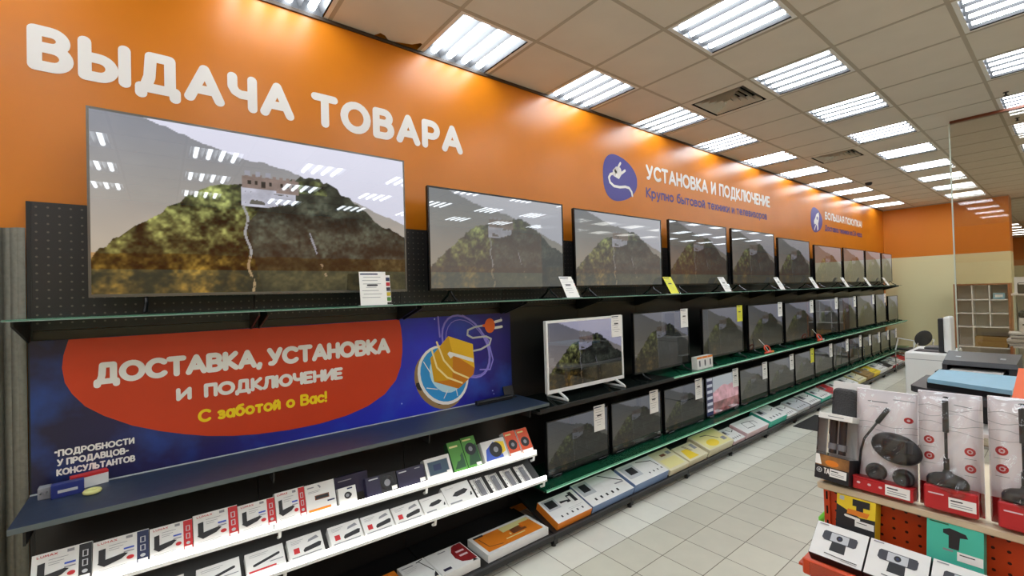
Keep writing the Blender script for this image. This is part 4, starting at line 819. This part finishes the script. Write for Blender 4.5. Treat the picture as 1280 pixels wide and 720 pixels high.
# items on the middle glass shelf ----------------------------------
GBX = 'three upright bulb cartons on the middle shelf'
for n in range(3):
    x = 4.27 + .105 * n
    carton('bulb_box', '%s of three white and orange bulb cartons on the middle glass shelf' % ['left', 'middle', 'right'][n], 'box', .1, .125, .06, place(x, -.41, ZM + .001, .03), m_card, m_card, [('r', 0, .84, 1, 1, m_orp), ('r', .35, .2, .65, .72, m_gry), ('r', .42, .3, .58, .66, m_blk)], GBX)
for n, (x, c2) in enumerate(((5.95, m_orp), (7.75, m_red))):
    t = thing('security_cable', ['orange-red coiled cable on the middle glass shelf, the nearer one', 'red and white coiled cable on the middle glass shelf, the farther one'][n], 'cable', (x, -.395, ZM))
    q = MB(); q.tube([(.07 * math.cos(a), .03 * math.sin(a) * .6, .05 + .04 * math.sin(a)) for a in [2 * PI * i / 18 for i in range(18)]], .009, mat('cable_red', (226, 70, 40), .4), 8, closed=True)
    q.tube([(-.12, -.02, .012), (-.05, -.03, .012), (.06, -.02, .012), (.13, .02, .012)], .012, MATS['cable_red'], 8); q.build('coil', t, smooth=True)
    q = MB(); q.tube([(.05, .0, .01), (.02, .03, .08), (-.08, .06, .17)], .004, m_white, 6); q.rbox(.05, .13, -.03, .02, 0, .02, .004, m_white if n else c2); q.build('plug', t)
# ------------------------------------------------------------------ orange display stand in the foreground
RZ = -PI / 2
def peg_orange():
    m = mat('orange_perforated_steel', (204, 70, 24), .42); nt = m.node_tree; b = nt.nodes['Principled BSDF']
    g_ = nt.nodes.new('ShaderNodeNewGeometry'); s = nt.nodes.new('ShaderNodeSeparateXYZ'); nt.links.new(g_.outputs['Position'], s.inputs[0])
    ads = []
    for ax, off in (('Y', 9.0), ('Z', 9.0)):
        p = nt.nodes.new('ShaderNodeMath'); p.operation = 'ADD'; p.inputs[1].default_value = off
        a = nt.nodes.new('ShaderNodeMath'); a.operation = 'MODULO'; a.inputs[1].default_value = .025
        c = nt.nodes.new('ShaderNodeMath'); c.operation = 'SUBTRACT'; c.inputs[1].default_value = .0125
        d = nt.nodes.new('ShaderNodeMath'); d.operation = 'POWER'; d.inputs[1].default_value = 2
        nt.links.new(s.outputs[ax], p.inputs[0]); nt.links.new(p.outputs[0], a.inputs[0]); nt.links.new(a.outputs[0], c.inputs[0]); nt.links.new(c.outputs[0], d.inputs[0]); ads.append(d)
    ad = nt.nodes.new('ShaderNodeMath'); nt.links.new(ads[0].outputs[0], ad.inputs[0]); nt.links.new(ads[1].outputs[0], ad.inputs[1])
    lt = nt.nodes.new('ShaderNodeMath'); lt.operation = 'LESS_THAN'; lt.inputs[1].default_value = .0034 ** 2; nt.links.new(ad.outputs[0], lt.inputs[0])
    mx = nt.nodes.new('ShaderNodeMix'); mx.data_type = 'RGBA'; mx.inputs[6].default_value = (*rgb(204, 70, 24), 1); mx.inputs[7].default_value = (*rgb(60, 20, 12), 1)
    nt.links.new(lt.outputs[0], mx.inputs[0]); nt.links.new(mx.outputs[2], b.inputs['Base Color']); return m
t = thing('display_stand', 'orange-red perforated steel display stand at the lower right foreground', 'display stand', (1.48, -2.36, 0))
q = MB(); q.box(0, .02, -1.0, -.014, 0, 1.18, peg_orange()); q.box(.02, .44, -1.0, -.002, 0, 1.18, m_orgm); q.build('perforated_panel', t)
q = MB(); q.box(-.006, .02, -.014, 0, 0, 1.18, m_orgm)
for k in range(14): q.box(-.0068, -.006, -.0095, -.0055, .62 + .04 * k, .642 + .04 * k, m_void)
q.build('upright', t)
q = MB(); q.rbox(-.05, .44, -1.0, .002, 1.182, 1.2, .003, mat('cream_shelf_board', (214, 196, 166), .45), seg=1); q.build('top_board', t)
q = MB(); q.box(-.20, .0, -1.0, .0, 1.03, 1.036, m_orgm); q.build('lower_shelf', t)
q = MB(); q.rbox(-.212, -.2, -1.0, -.012, 1.018, 1.058, .003, m_orgm, seg=1); q.build('shelf_lip', t)
q = MB(); q.box(-.217, -.213, -1.0, -.03, 1.022, 1.054, m_clear); q.build('price_rail', t)
# webcam cartons on the lower shelf
def webcam(cx=.5, cz=.62, s=1.0, body=m_blk, face=m_lgry):
    return [('p', [(cx - .12 * s, cz - .05), (cx + .14 * s, cz - .05), (cx + .15 * s, cz - .38 * s), (cx - .14 * s, cz - .38 * s)], body), ('p', [(cx - .32 * s, cz + .12 * s), (cx - .29 * s, cz + .16 * s), (cx + .3 * s, cz + .16 * s), (cx + .33 * s, cz + .1 * s), (cx + .32 * s, cz - .08 * s), (cx + .28 * s, cz - .12 * s), (cx - .28 * s, cz - .12 * s), (cx - .33 * s, cz - .06 * s)], mat('charcoal_print', (58, 58, 66), .5)),
            ('r', cx - .17 * s, cz - .1 * s, cx + .17 * s, cz + .14 * s, face), ('e', cx, cz + .02 * s, .06 * s, .08 * s, m_blk), ('e', cx, cz + .02 * s, .025 * s, .035 * s, m_navyp)]
GW = 'webcam cartons on the orange stand'
for n, y in enumerate((-2.374, -2.488, -2.602)):
    carton('webcam_box', ['white webcam carton at the left end of the orange stand', 'white webcam carton in the middle of the front row on the orange stand', 'white webcam carton partly cut off at the bottom of the photo'][n], 'box', .111, .094, .06, place(1.305, y, 1.06, .96, RZ), m_card, m_blk,
           webcam() + [('r', .06, .92, .24, .95, m_gry), ('l', [(.3, .12), (.6, .1), (.9, .1)], .002, m_blk), ('l', [(.62, .06), (.9, .05)], .0015, m_gry)], GW)
carton('webcam_box', 'yellow and black webcam carton standing behind the white ones', 'box', .083, .128, .05, place(1.40, -2.405, 1.058, .25, RZ), m_yel, m_yel,
       [('p', [(0, 0), (1, 0), (1, .66), (.62, .64), (.3, .72), (0, .8)], m_blk), ('p', [(.28, .66), (.8, .66), (.86, .76), (.3, .76)], m_orp)] + [('r', .42, .84, .86, .97, m_blk), ('r', .52, .76, .7, .86, m_blk), ('r', .08, .9, .2, .98, m_lgry), ('l', [(.25, .62), (.6, .6)], .006, m_paper), ('r', .5, .46, .98, .58, m_paper), ('l', [(.55, .54), (.8, .54)], .0016, m_blk)], GW)
carton('webcam_box', 'turquoise webcam carton standing behind the white ones', 'box', .094, .135, .045, place(1.40, -2.585, 1.056, .25, RZ), m_teal, m_teal,
       [('p', [(.3, .86), (.42, .9), (.7, .86), (.74, .8), (.6, .78), (.58, .58), (.4, .58), (.4, .78), (.3, .8)], m_blk), ('r', .3, .53, .48, .56, m_gry), ('r', .05, .94, .4, .96, m_dgrn), ('r', .55, .42, .99, .56, m_paper), ('l', [(.6, .52), (.85, .52)], .002, m_blk)], GW)
for n, (x, y) in enumerate(((1.40, -2.52), (1.40, -2.725))):
    q = MB(); q.lathe([(.0, 0), (.028, .004), (.034, .02), (.026, .036), (.0, .04)], m_white, 20, Matrix.Scale(1.0, 4)); 
    tag(q.build('plastic_cap', loc=(x, y, 1.037), smooth=True), ['white rounded plastic piece behind the yellow webcam carton', 'white rounded plastic piece at the lower right of the orange stand'][n], 'plastic piece')
t = thing('pouch', 'lime green and white pouch hanging at the left side of the orange stand', 'pouch', (1.62, -2.3625, .97))
q = MB(); M = Matrix.Rotation(PI / 2, 4, 'Z')
q.add([(0, 0, 0), (.0, .055, .015), (0, .035, .06), (0, 0.004, .1), (.012, 0, 0), (.012, .055, .015), (.012, .035, .06), (.012, .004, .1)], [(0, 3, 2, 1), (4, 5, 6, 7), (0, 1, 5, 4), (1, 2, 6, 5), (2, 3, 7, 6), (3, 0, 4, 7)], m_white); q.build('bag', t)
q = MB(); q.tube([(.006, .056, .012), (.006, .06, .04), (.006, .036, .075), (.006, .006, .104)], .008, mat('lime_green', (120, 220, 70), .4), 8); q.tube([(.006, .0, -.002), (.006, .057, .01)], .007, mat('mint_green', (110, 220, 160), .4), 8); q.build('green_trim', t)

# packs on the top board -------------------------------------------
m_pack = mat('pinkish_white_card', (250, 242, 245), .45, noise=.02, scale=20)
m_base = mat('dark_microphone_plastic', (48, 48, 52), .3)
GP = 'blister packs on top of the orange stand'
def bag(t, w, h, d, M):
    # clear pouch with a rippled front sheet
    q = MB(); n, k = 24, 40; vs = []
    for j in range(k + 1):
        for i in range(n + 1):
            u, v = i / n, j / k; edge = min(u, 1 - u, v, 1 - v); b_ = min(1, edge * 6) ** .6
            vs.append((u * w, .003 - d * b_ - .005 * b_ * math.sin(u * 9 + v * 13) - .002 * b_ * math.sin(u * 23 - v * 37), v * h))
    q.add(vs, [(j * (n + 1) + i, j * (n + 1) + i + 1, (j + 1) * (n + 1) + i + 1, (j + 1) * (n + 1) + i) for j in range(k) for i in range(n)], m_bag, M)
    return q.build('clear_bag', t, smooth=True)
def label_tag(q, x0, z0, w, h, y, M):
    q.box(x0, x0 + w, y - .001, y, z0, z0 + h, m_paper, M)
    q.stroke([(x0 + w * .1, z0 + h * .72), (x0 + w * .5, z0 + h * .72)], h * .12, m_blk, -y + .0013, M, 6)
    for k in (.45, .25): q.stroke([(x0 + w * .1, z0 + h * k), (x0 + w * .85, z0 + h * k)], h * .07, m_gry, -y + .0013, M, 6)
def mic_pack(label, M, w=.112, h=.275):
    t = thing('microphone_pack', label, 'pack', (0, 0, 0), 0, GP)
    q = MB(); q.rbox(0, w, 0, .003, 0, h, .0012, m_pack, M, seg=1)
    for z, a in ((.86, .006), (.80, -.006), (.72, .005), (.66, -.004)):
        q.stroke([(w * u / 10, h * z + a * math.sin(u * .8)) for u in range(0, 11)], .0007, m_gry, .0004, M, 4)
    for cx, cz in ((.17, .57), (.17, .43), (.8, .52), (.8, .38)):
        q.ell(w * cx, h * cz, w * .085, w * .085, m_red, .0006, 18, M); q.ell(w * cx, h * cz, w * .045, w * .045, m_pink, .0009, 12, M); q.ell(w * cx, h * cz, w * .025, w * .025, m_red, .0012, 10, M)
        q.stroke([(w * (cx - .09), h * (cz - .06)), (w * (cx + .09), h * (cz - .06))], .0008, m_gry, .0006, M, 4)
    q.stroke([(w * .58, h * .9), (w * .84, h * .885)], .0014, m_gry, .0006, M, 4)
    q.ell(w * .45, h * .955, w * .05, h * .008, m_blk, .0007, 12, M)
    q.build('backing_card', t)
    q = MB(); q.cyl((w * .45, -.012, h * .66), (w * .45, -.012, h * .93), .0058, m_base, 12, M); q.cyl((w * .45, -.012, h * .42), (w * .45, -.012, h * .66), .003, m_base, 10, M); q.cyl((w * .45, -.012, h * .34), (w * .45, -.012, h * .44), .0052, m_base, 12, M)
    q.cyl((w * .475, -.0125, h * .68), (w * .475, -.0125, h * .9), .002, m_lgry, 8, M)
    q.build('microphone_stem', t, smooth=False)
    q = MB(); D = M @ Matrix.Translation((w * .47, -.022, h * .215))
    q.lathe([(.037, 0), (.037, .012), (.033, .02), (.024, .026), (.009, .03), (.007, .036)], m_base, 24, D @ Matrix.Scale(.55, 4, (0, 1, 0))); q.build('microphone_base', t, smooth=True)
    q = MB(); q.rbox(w * .12, w * .93, -.045, -.001, .004, h * .21, .003, mat('red_box_print', (186, 40, 46), .35), M, seg=1); q.box(0.001, w - .001, -.0012, -.0002, .001, h * .2, m_red, M)
    q.stroke([(w * .2, h * .15), (w * .42, h * .15)], .003, m_pink, .0456, M, 5); q.build('red_box', t)
    q = MB(); label_tag(q, w * .5, h * .06, w * .4, h * .085, -.0462, M); q.build('price_label', t)
    bag(t, w, h, .048, M)
    return t
mic_pack('clear pack with a desk microphone on a dark round base, middle of the top board', place(1.462, -2.568, 1.203, .12, RZ + .03))
mic_pack('clear pack with a desk microphone at the right edge of the photo', place(1.462, -2.688, 1.203, .10, RZ + .02), .118, .28)
# pack with gooseneck and oval speaker
t = thing('conference_microphone_pack', 'clear pack with a gooseneck, dark oval unit and two round feet', 'pack', (0, 0, 0), 0, GP)
M = place(1.462, -2.441, 1.203, .13, RZ - .02); w, h = .125, .262
q = MB(); q.rbox(0, w, 0, .003, 0, h, .0012, m_pack, M, seg=1)
q.stroke([(w * .2, h * .88), (w * .52, h * .88)], .0024, m_gry, .0004, M, 5); q.stroke([(w * .2, h * .83), (w * .38, h * .83)], .0016, m_lgry, .0004, M, 5); q.stroke([(w * .62, h * .92), (w * .95, h * .92)], .0022, m_lgry, .0004, M, 5)
for z in (.66, .6): q.stroke([(w * u / 10, h * z + .004 * math.sin(u * .8)) for u in range(11)], .0007, m_gry, .0004, M, 4)
q.ell(w * .86, h * .74, w * .075, h * .028, m_red, .0006, 18, M); q.ell(w * .86, h * .74, w * .03, h * .012, m_pink, .0009, 10, M)
q.build('backing_card', t)
q = MB(); q.tube([M @ Vector(p_) for p_ in [(w * .05, -.01, h * .12), (w * .1, -.012, h * .38), (w * .16, -.014, h * .5), (w * .4, -.014, h * .7)]], .0028, m_base, 8); q.tube([M @ Vector(p_) for p_ in [(w * .38, -.014, h * .68), (w * .56, -.014, h * .83)]], .0058, m_base, 10); q.build('gooseneck', t, smooth=True)
q = MB(); D = M @ Matrix.Translation((w * .68, -.004, h * .46)) @ Matrix.Rotation(PI / 2, 4, 'X') @ Matrix.Rotation(-.22, 4, 'Z') @ Matrix.Scale(.72, 4, (0, 1, 0))
q.lathe([(.05, 0), (.052, .008), (.048, .018), (.036, .024), (.0, .026)], m_base, 32, D); q.build('oval_unit', t, smooth=True)
q = MB(); q.rbox(w * .5, w * .98, -.034, -.026, h * .44, h * .56, .003, mat('charcoal_plate', (66, 66, 70), .25), M); q.build('oval_plate', t)
for cx, cz in ((.36, .2), (.8, .2)):
    q = MB(); D = M @ Matrix.Translation((w * cx, -.004, h * cz)) @ Matrix.Rotation(PI / 2, 4, 'X')
    q.lathe([(.021, 0), (.022, .01), (.02, .02), (.013, .021), (.011, .017), (.0, .017)], m_base, 22, D); q.build('round_foot', t, smooth=True)
q = MB(); q.rbox(.002, w - .002, -.04, -.001, .003, h * .125, .002, MATS['red_box_print'], M, seg=1); q.box(.002, w - .002, -.041, -.001, h * .125, h * .135, m_red, M)
for cx in (.12, .3, .48): q.ell(w * cx, h * .08, .004, .003, m_pink, .0406, 10, M)
q.build('red_box', t)
q = MB(); label_tag(q, w * .56, h * .03, w * .38, h * .095, -.0412, M); q.build('price_label', t)
bag(t, w, h, .044, M)
# clear box with two stick microphones
t = thing('accessory_pack', 'clear box with dark accessories and brown printed base, left end of top board', 'pack', (0, 0, 0), 0, GP)
M = place(1.478, -2.366, 1.203, .22, RZ - .1); w, h = .08, .27
q = MB(); q.rbox(.004, w + .012, 0, .003, .0, h, .001, m_card, M, seg=1); q.build('backing_card', t)
q = MB(); q.rbox(.012, w - .006, -.03, -.002, h * .62, h * .93, .013, mat('ribbed_black_plastic', (46, 46, 48), .4, bump=.6, scale=240), M, seg=3); q.build('black_case', t)
q = MB(); q.box(.0, w, -.068, -.0005, h * .60, h * .655, m_paper, M); q.stroke([(w * .3, h * .628), (w * .75, h * .628)], .002, m_gry, .0686, M, 5); q.build('paper_band', t)
for cx in (.3, .58):
    q = MB(); q.cyl((w * cx, -.03, h * .26), (w * cx, -.03, h * .6), .009, m_base, 12, M); q.cyl((w * cx, -.03, h * .3), (w * cx, -.03, h * .36), .011, m_gry, 12, M); q.build('stick', t)
q = MB(); q.box(.0, w, -.07, -.0005, .0, h * .24, m_blk, M); q.flat([(0.0005, h * .13), (w - .0005, h * .13), (w - .0005, h * .238), (.0005, h * .238)], mat('gold_brown_print', (140, 96, 52), .45, noise=.5, scale=40), .0704, M); q.flat([(0.0005, h * .14), (w * .2, h * .14), (w * .12, h * .238), (.0005, h * .238)], m_paper, .0708, M)
q.ell(w * .5, h * .17, w * .2, h * .03, m_orp, .0708, 14, M)
q.ell(w * .14, h * .085, w * .085, w * .085, m_lgry, .0704, 16, M); q.ell(w * .14, h * .085, w * .06, w * .06, m_blk, .0708, 16, M); q.ell(w * .14, h * .085, w * .035, w * .035, m_lgry, .0712, 12, M)
text(q, 'TA', w * .27, w * .45, h * .06, h * .055, .0025, m_paper, .0706, M, n=6); q.build('printed_base', t)
q = MB(); label_tag(q, w * .46, h * .045, w * .48, h * .075, -.0712, M); q.build('price_label', t)
q = MB(); q.box(.0005, w - .0005, -.0695, -.001, h * .242, h * .598, m_clear, M); q.build('clear_shell', t)

# orange board behind ----------------------------------------------
t = thing('cardboard_display', 'orange cardboard display with a sloping top at the right edge', 'display stand', (3.5, -2.59, 0))
q = MB(); q.add([(0, -.5, 0), (0, 0, 0), (.5, 0, 0), (.5, -.5, 0), (0, -.5, 1.12), (0, 0, 1.12), (.5, 0, 1.22), (.5, -.5, 1.22)], [(0, 1, 2, 3), (4, 7, 6, 5), (0, 4, 5, 1), (1, 5, 6, 2), (2, 6, 7, 3), (3, 7, 4, 0)], mat('orange_cardboard', (226, 96, 42), .6)); q.build('body', t)
q = MB(); q.box(-.004, .0, -.5, 0, 1.06, 1.13, mat('orange_lip_card', (214, 80, 34), .6)); q.build('lip', t)

# service desk and printers ----------------------------------------
t = thing('desk', 'white desk carrying two black printers', 'desk', (4.2, -1.98, 0))
q = MB(); q.rbox(0, 1.55, -.8, 0, .72, .75, .004, m_white, seg=1); q.build('desktop', t)
for x in (.04, 1.5):
    for y in (-.76, -.04):
        q = MB(); q.box(x - .025, x + .025, y - .025, y + .025, 0, .719, m_gry); q.build('leg', t)
m_prn = mat('dark_grey_printer_plastic', (58, 58, 62), .4); m_prn2 = mat('black_printer_plastic', (30, 30, 34), .35)
t = thing('printer', 'dark printer covered by a flat light blue lid, the nearer one', 'printer', (0, 0, .751))
def prism_xy(q, pts, z0, z1, m):
    n = len(pts); q.add([(x, y, z0) for x, y in pts] + [(x, y, z1) for x, y in pts], [list(range(n - 1, -1, -1)), list(range(n, 2 * n))] + [(i, (i + 1) % n, (i + 1) % n + n, i + n) for i in range(n)], m)
q = MB(); prism_xy(q, [(5.12, -2.05), (4.6, -2.05), (4.45, -2.5), (5.12, -2.52)], 0, .16, m_prn2); q.build('body', t)
q = MB(); prism_xy(q, [(5.13, -1.998), (4.56, -1.998), (4.52, -2.02), (4.26, -2.40), (4.26, -2.55), (5.13, -2.55)], .16, .205, m_prn); prism_xy(q, [(5.0, -2.08), (4.5, -2.10), (4.34, -2.53), (4.97, -2.53)], .205, .249, m_prn2); q.build('tray', t)
q = MB(); prism_xy(q, [(5.0, -2.10), (4.47, -2.11), (4.31, -2.54), (4.96, -2.535)], .25, .28, mat('light_blue_lid', (140, 186, 210), .45, noise=.03, scale=14)); q.build('blue_lid', t)
t = thing('printer', 'black printer with a sheet of white paper in its slot, behind the blue-lidded one', 'printer', (5.18, -2.07, .751))
q = MB(); q.rbox(0, .46, -.46, .0, 0, .25, .01, m_prn2, seg=2); q.box(-.03, .1, -.45, .02, .215, .24, m_prn2); q.build('body', t)
q = MB(); q.add([(.0, -.45, .30), (.0, -.02, .30), (.44, -.02, .30), (.44, -.45, .30), (.025, -.44, .335), (.025, -.03, .335), (.42, -.01, .372), (.42, -.45, .372)], [(0, 1, 2, 3), (4, 7, 6, 5), (0, 4, 5, 1), (1, 5, 6, 2), (2, 6, 7, 3), (3, 7, 4, 0)], m_prn)
q.box(.2, .44, -.45, -.02, .251, .30, m_prn2); q.box(.01, .2, -.05, -.02, .251, .30, m_prn); q.box(.01, .2, -.45, -.40, .251, .30, m_prn); q.build('scanner_lid', t)
q = MB(); q.box(-.02, .19, -.37, -.07, .2515, .262, m_paper); q.build('paper_sheet', t)
for y in (-.1, -.36):
    q = MB(); q.box(.16, .2, y - .015, y + .015, .348, .354, m_lgry, ); q.build('label', t)
# white terminal cabinet
t = thing('terminal_cabinet', 'white cabinet with a black slotted top at the end of the aisle', 'cabinet', (6.3, -1.64, 0))
q = MB(); q.rbox(0, .72, -.36, 0, .02, 1.0, .012, m_white, seg=2); q.box(.03, .7, -.34, -.02, 0, .03, m_blk); q.box(-.0008, .0, -.352, -.008, .93, .935, m_gry); q.build('body', t)
q = MB(); q.rbox(.14, .36, -.33, -.055, 1.0, 1.008, .003, m_blk, seg=1); q.rbox(.36, .6, -.33, -.10, 1.0, 1.03, .01, mat('grey_tray_plastic', (70, 70, 72), .4), seg=1); q.build('top_inset', t)
t = thing('terminal_screen', 'upright screen slab with black face and white back on the white cabinet', 'screen', (6.42, -1.895, 1.03))
q = MB(); q.rbox(0, .22, -.04, 0, -.02, .33, .006, m_blk, seg=1); q.build('screen_panel', t)
q = MB(); q.rbox(-.01, .22, -.1, -.041, -.022, .35, .02, m_white, seg=3); q.build('back_shell', t)
# cubby display case at the end wall
t = thing('cubby_case', 'pale cubby display case with brown sides against the end wall', 'display case', (12.75, -1.235, 0))
m_cub = mat('pale_grey_cubby', (206, 200, 186), .5); m_wood = mat('brown_wood_side', (150, 92, 48), .5, noise=.15, scale=12)
q = MB(); q.box(.36, .4, -.74, 0, 0, 1.66, m_cub); q.build('back_panel', t)
q = MB(); q.box(0, .4, -.78, -.745, 0, 1.66, m_wood); q.build('side_panel', t); q = MB(); q.box(0, .4, -.02, .0, 0, 1.66, m_wood); q.build('side_panel', t)
q = MB(); q.box(0, .4, -.78, 0, 1.66, 1.69, m_wood); q.build('top_board', t)
for z in (1.36, 1.09, .82, .42, .06):
    q = MB(); q.box(.01, .36, -.745, -.02, z, z + .018, m_white); q.build('shelf', t)
for y in (-.26, -.5):
    q = MB(); q.box(.01, .36, y - .008, y + .008, .84, 1.66, m_white); q.build('divider', t)
q = MB(); q.box(.02, .36, -.27, -.25, .44, .82, m_white); q.build('divider', t)
q = MB(); q.rbox(0, .3, -.44, 0, 0, .2, .004, mat('brown_cardboard', (150, 118, 62), .7), seg=1); q.box(-.001, 0, -.44, 0, .12, .125, m_brn); tag(q.build('cardboard_box', loc=(12.79, -1.51, .439)), 'flat brown cardboard box in the lower cubby', 'box')
q = MB(); q.rbox(0, .2, -.16, 0, 0, .12, .01, mat('pale_blue_bag', (120, 170, 190), .5), seg=2); q.box(-.001, 0, -.13, -.03, .04, .09, m_white); tag(q.build('blue_packet', loc=(12.8, -1.78, 1.379)), 'pale blue packet in the top right cubby', 'packet')
# storage shelf with office equipment at the far right
t = thing('storage_shelf', 'white storage shelf with papers and devices at the right edge', 'shelving', (8.0, -2.32, 0))
for z in (.5, .93, 1.56):
    q = MB(); q.box(0, .5, -.7, 0, z, z + .02, m_white); q.build('shelf', t)
q = MB(); q.box(.48, .5, -.7, 0, 0, 1.78, m_white); q.build('back_panel', t)
q = MB(); q.box(.3, .48, -.02, 0, 0, 1.56, mat('pale_green_panel', (206, 212, 190), .5)); q.build('side_panel', t)
rr = random.Random(3)
for n in range(8):
    q = MB(); q.box(-.14, .14, -.2, .2, 0, .02, m_paper); q.box(-.141, .141, -.201, .201, .006, .012, [m_navyp, m_lgry, m_blk, m_paper][n % 4])
    tag(q.build('magazine', loc=(8.16 + rr.uniform(-.02, .02), -2.50 + rr.uniform(-.02, .03), .951 + .0205 * n), rot=(0, 0, rr.uniform(-.15, .15))), 'magazine in the untidy pile at the right edge, %s from the bottom' % ORD[n], 'magazine', 'pile of magazines on the white storage shelf')
t = thing('label_printer', 'white device with a dark lid above the magazine pile', 'printer', (8.02, -2.35, 1.12))
q = MB(); q.rbox(.0, .4, -.4, -.02, 0.0, .17, .012, m_white); q.rbox(-.002, .02, -.16, -.05, .08, .1, .002, m_blk, seg=1); q.build('body', t)
q = MB(); q.rbox(-.0, .4, -.4, -.02, .171, .25, .02, m_prn2); q.build('lid', t)
t = thing('telephone', 'dark device with white stripe on the top board at the right edge', 'device', (8.03, -2.36, 1.58))
q = MB(); q.rbox(0, .22, -.3, -.01, 0, .13, .01, m_prn2); q.box(-.001, 0, -.29, -.02, .11, .122, m_paper); q.build('body', t)
# chair at the far end
t = thing('chair', 'black-backed chair with chrome frame beyond the white cabinet', 'chair', (11.35, -.83, 0), PI - .5)
q = MB(); q.rbox(-.2, .2, -.2, .2, .44, .48, .015, m_blk); q.build('seat', t)
q = MB(); M = Matrix.Translation((0.03, .2, .7)) @ Matrix.Rotation(PI / 2 - .15, 4, 'X') @ Matrix.Scale(.75, 4, (0, 1, 0))
q.lathe([(.0, .012), (.15, .012), (.19, .004), (.2, -.006), (.19, -.016), (.0, -.02)], m_blk, 24, M); q.build('backrest', t, smooth=True)
for sx in (-1, 1):
    q = MB(); q.tube([(sx * .19, -.19, 0), (sx * .19, -.19, .42), (sx * .19, .19, .43), (sx * .17, .215, .62)], .011, m_steel, 8); q.build('frame', t)
    q = MB(); q.tube([(sx * .19, .19, .43), (sx * .2, .22, 0)], .011, m_steel, 8); q.build('leg', t)
    q = MB(); q.tube([(sx * .21, .17, .45), (sx * .225, .19, .66), (sx * .225, -.1, .68), (sx * .21, -.17, .45)], .011, m_white, 8); q.build('armrest', t)
q = MB(); q.box(0, .75, -.5, 0, 0, .006, mat('black_rubber_mat', (34, 32, 30), .8, bump=.4, scale=200)); tag(q.build('floor_mat', loc=(6.15, -.58, 0.001)), 'black rubber mat on the tiled floor by the racks', 'mat')
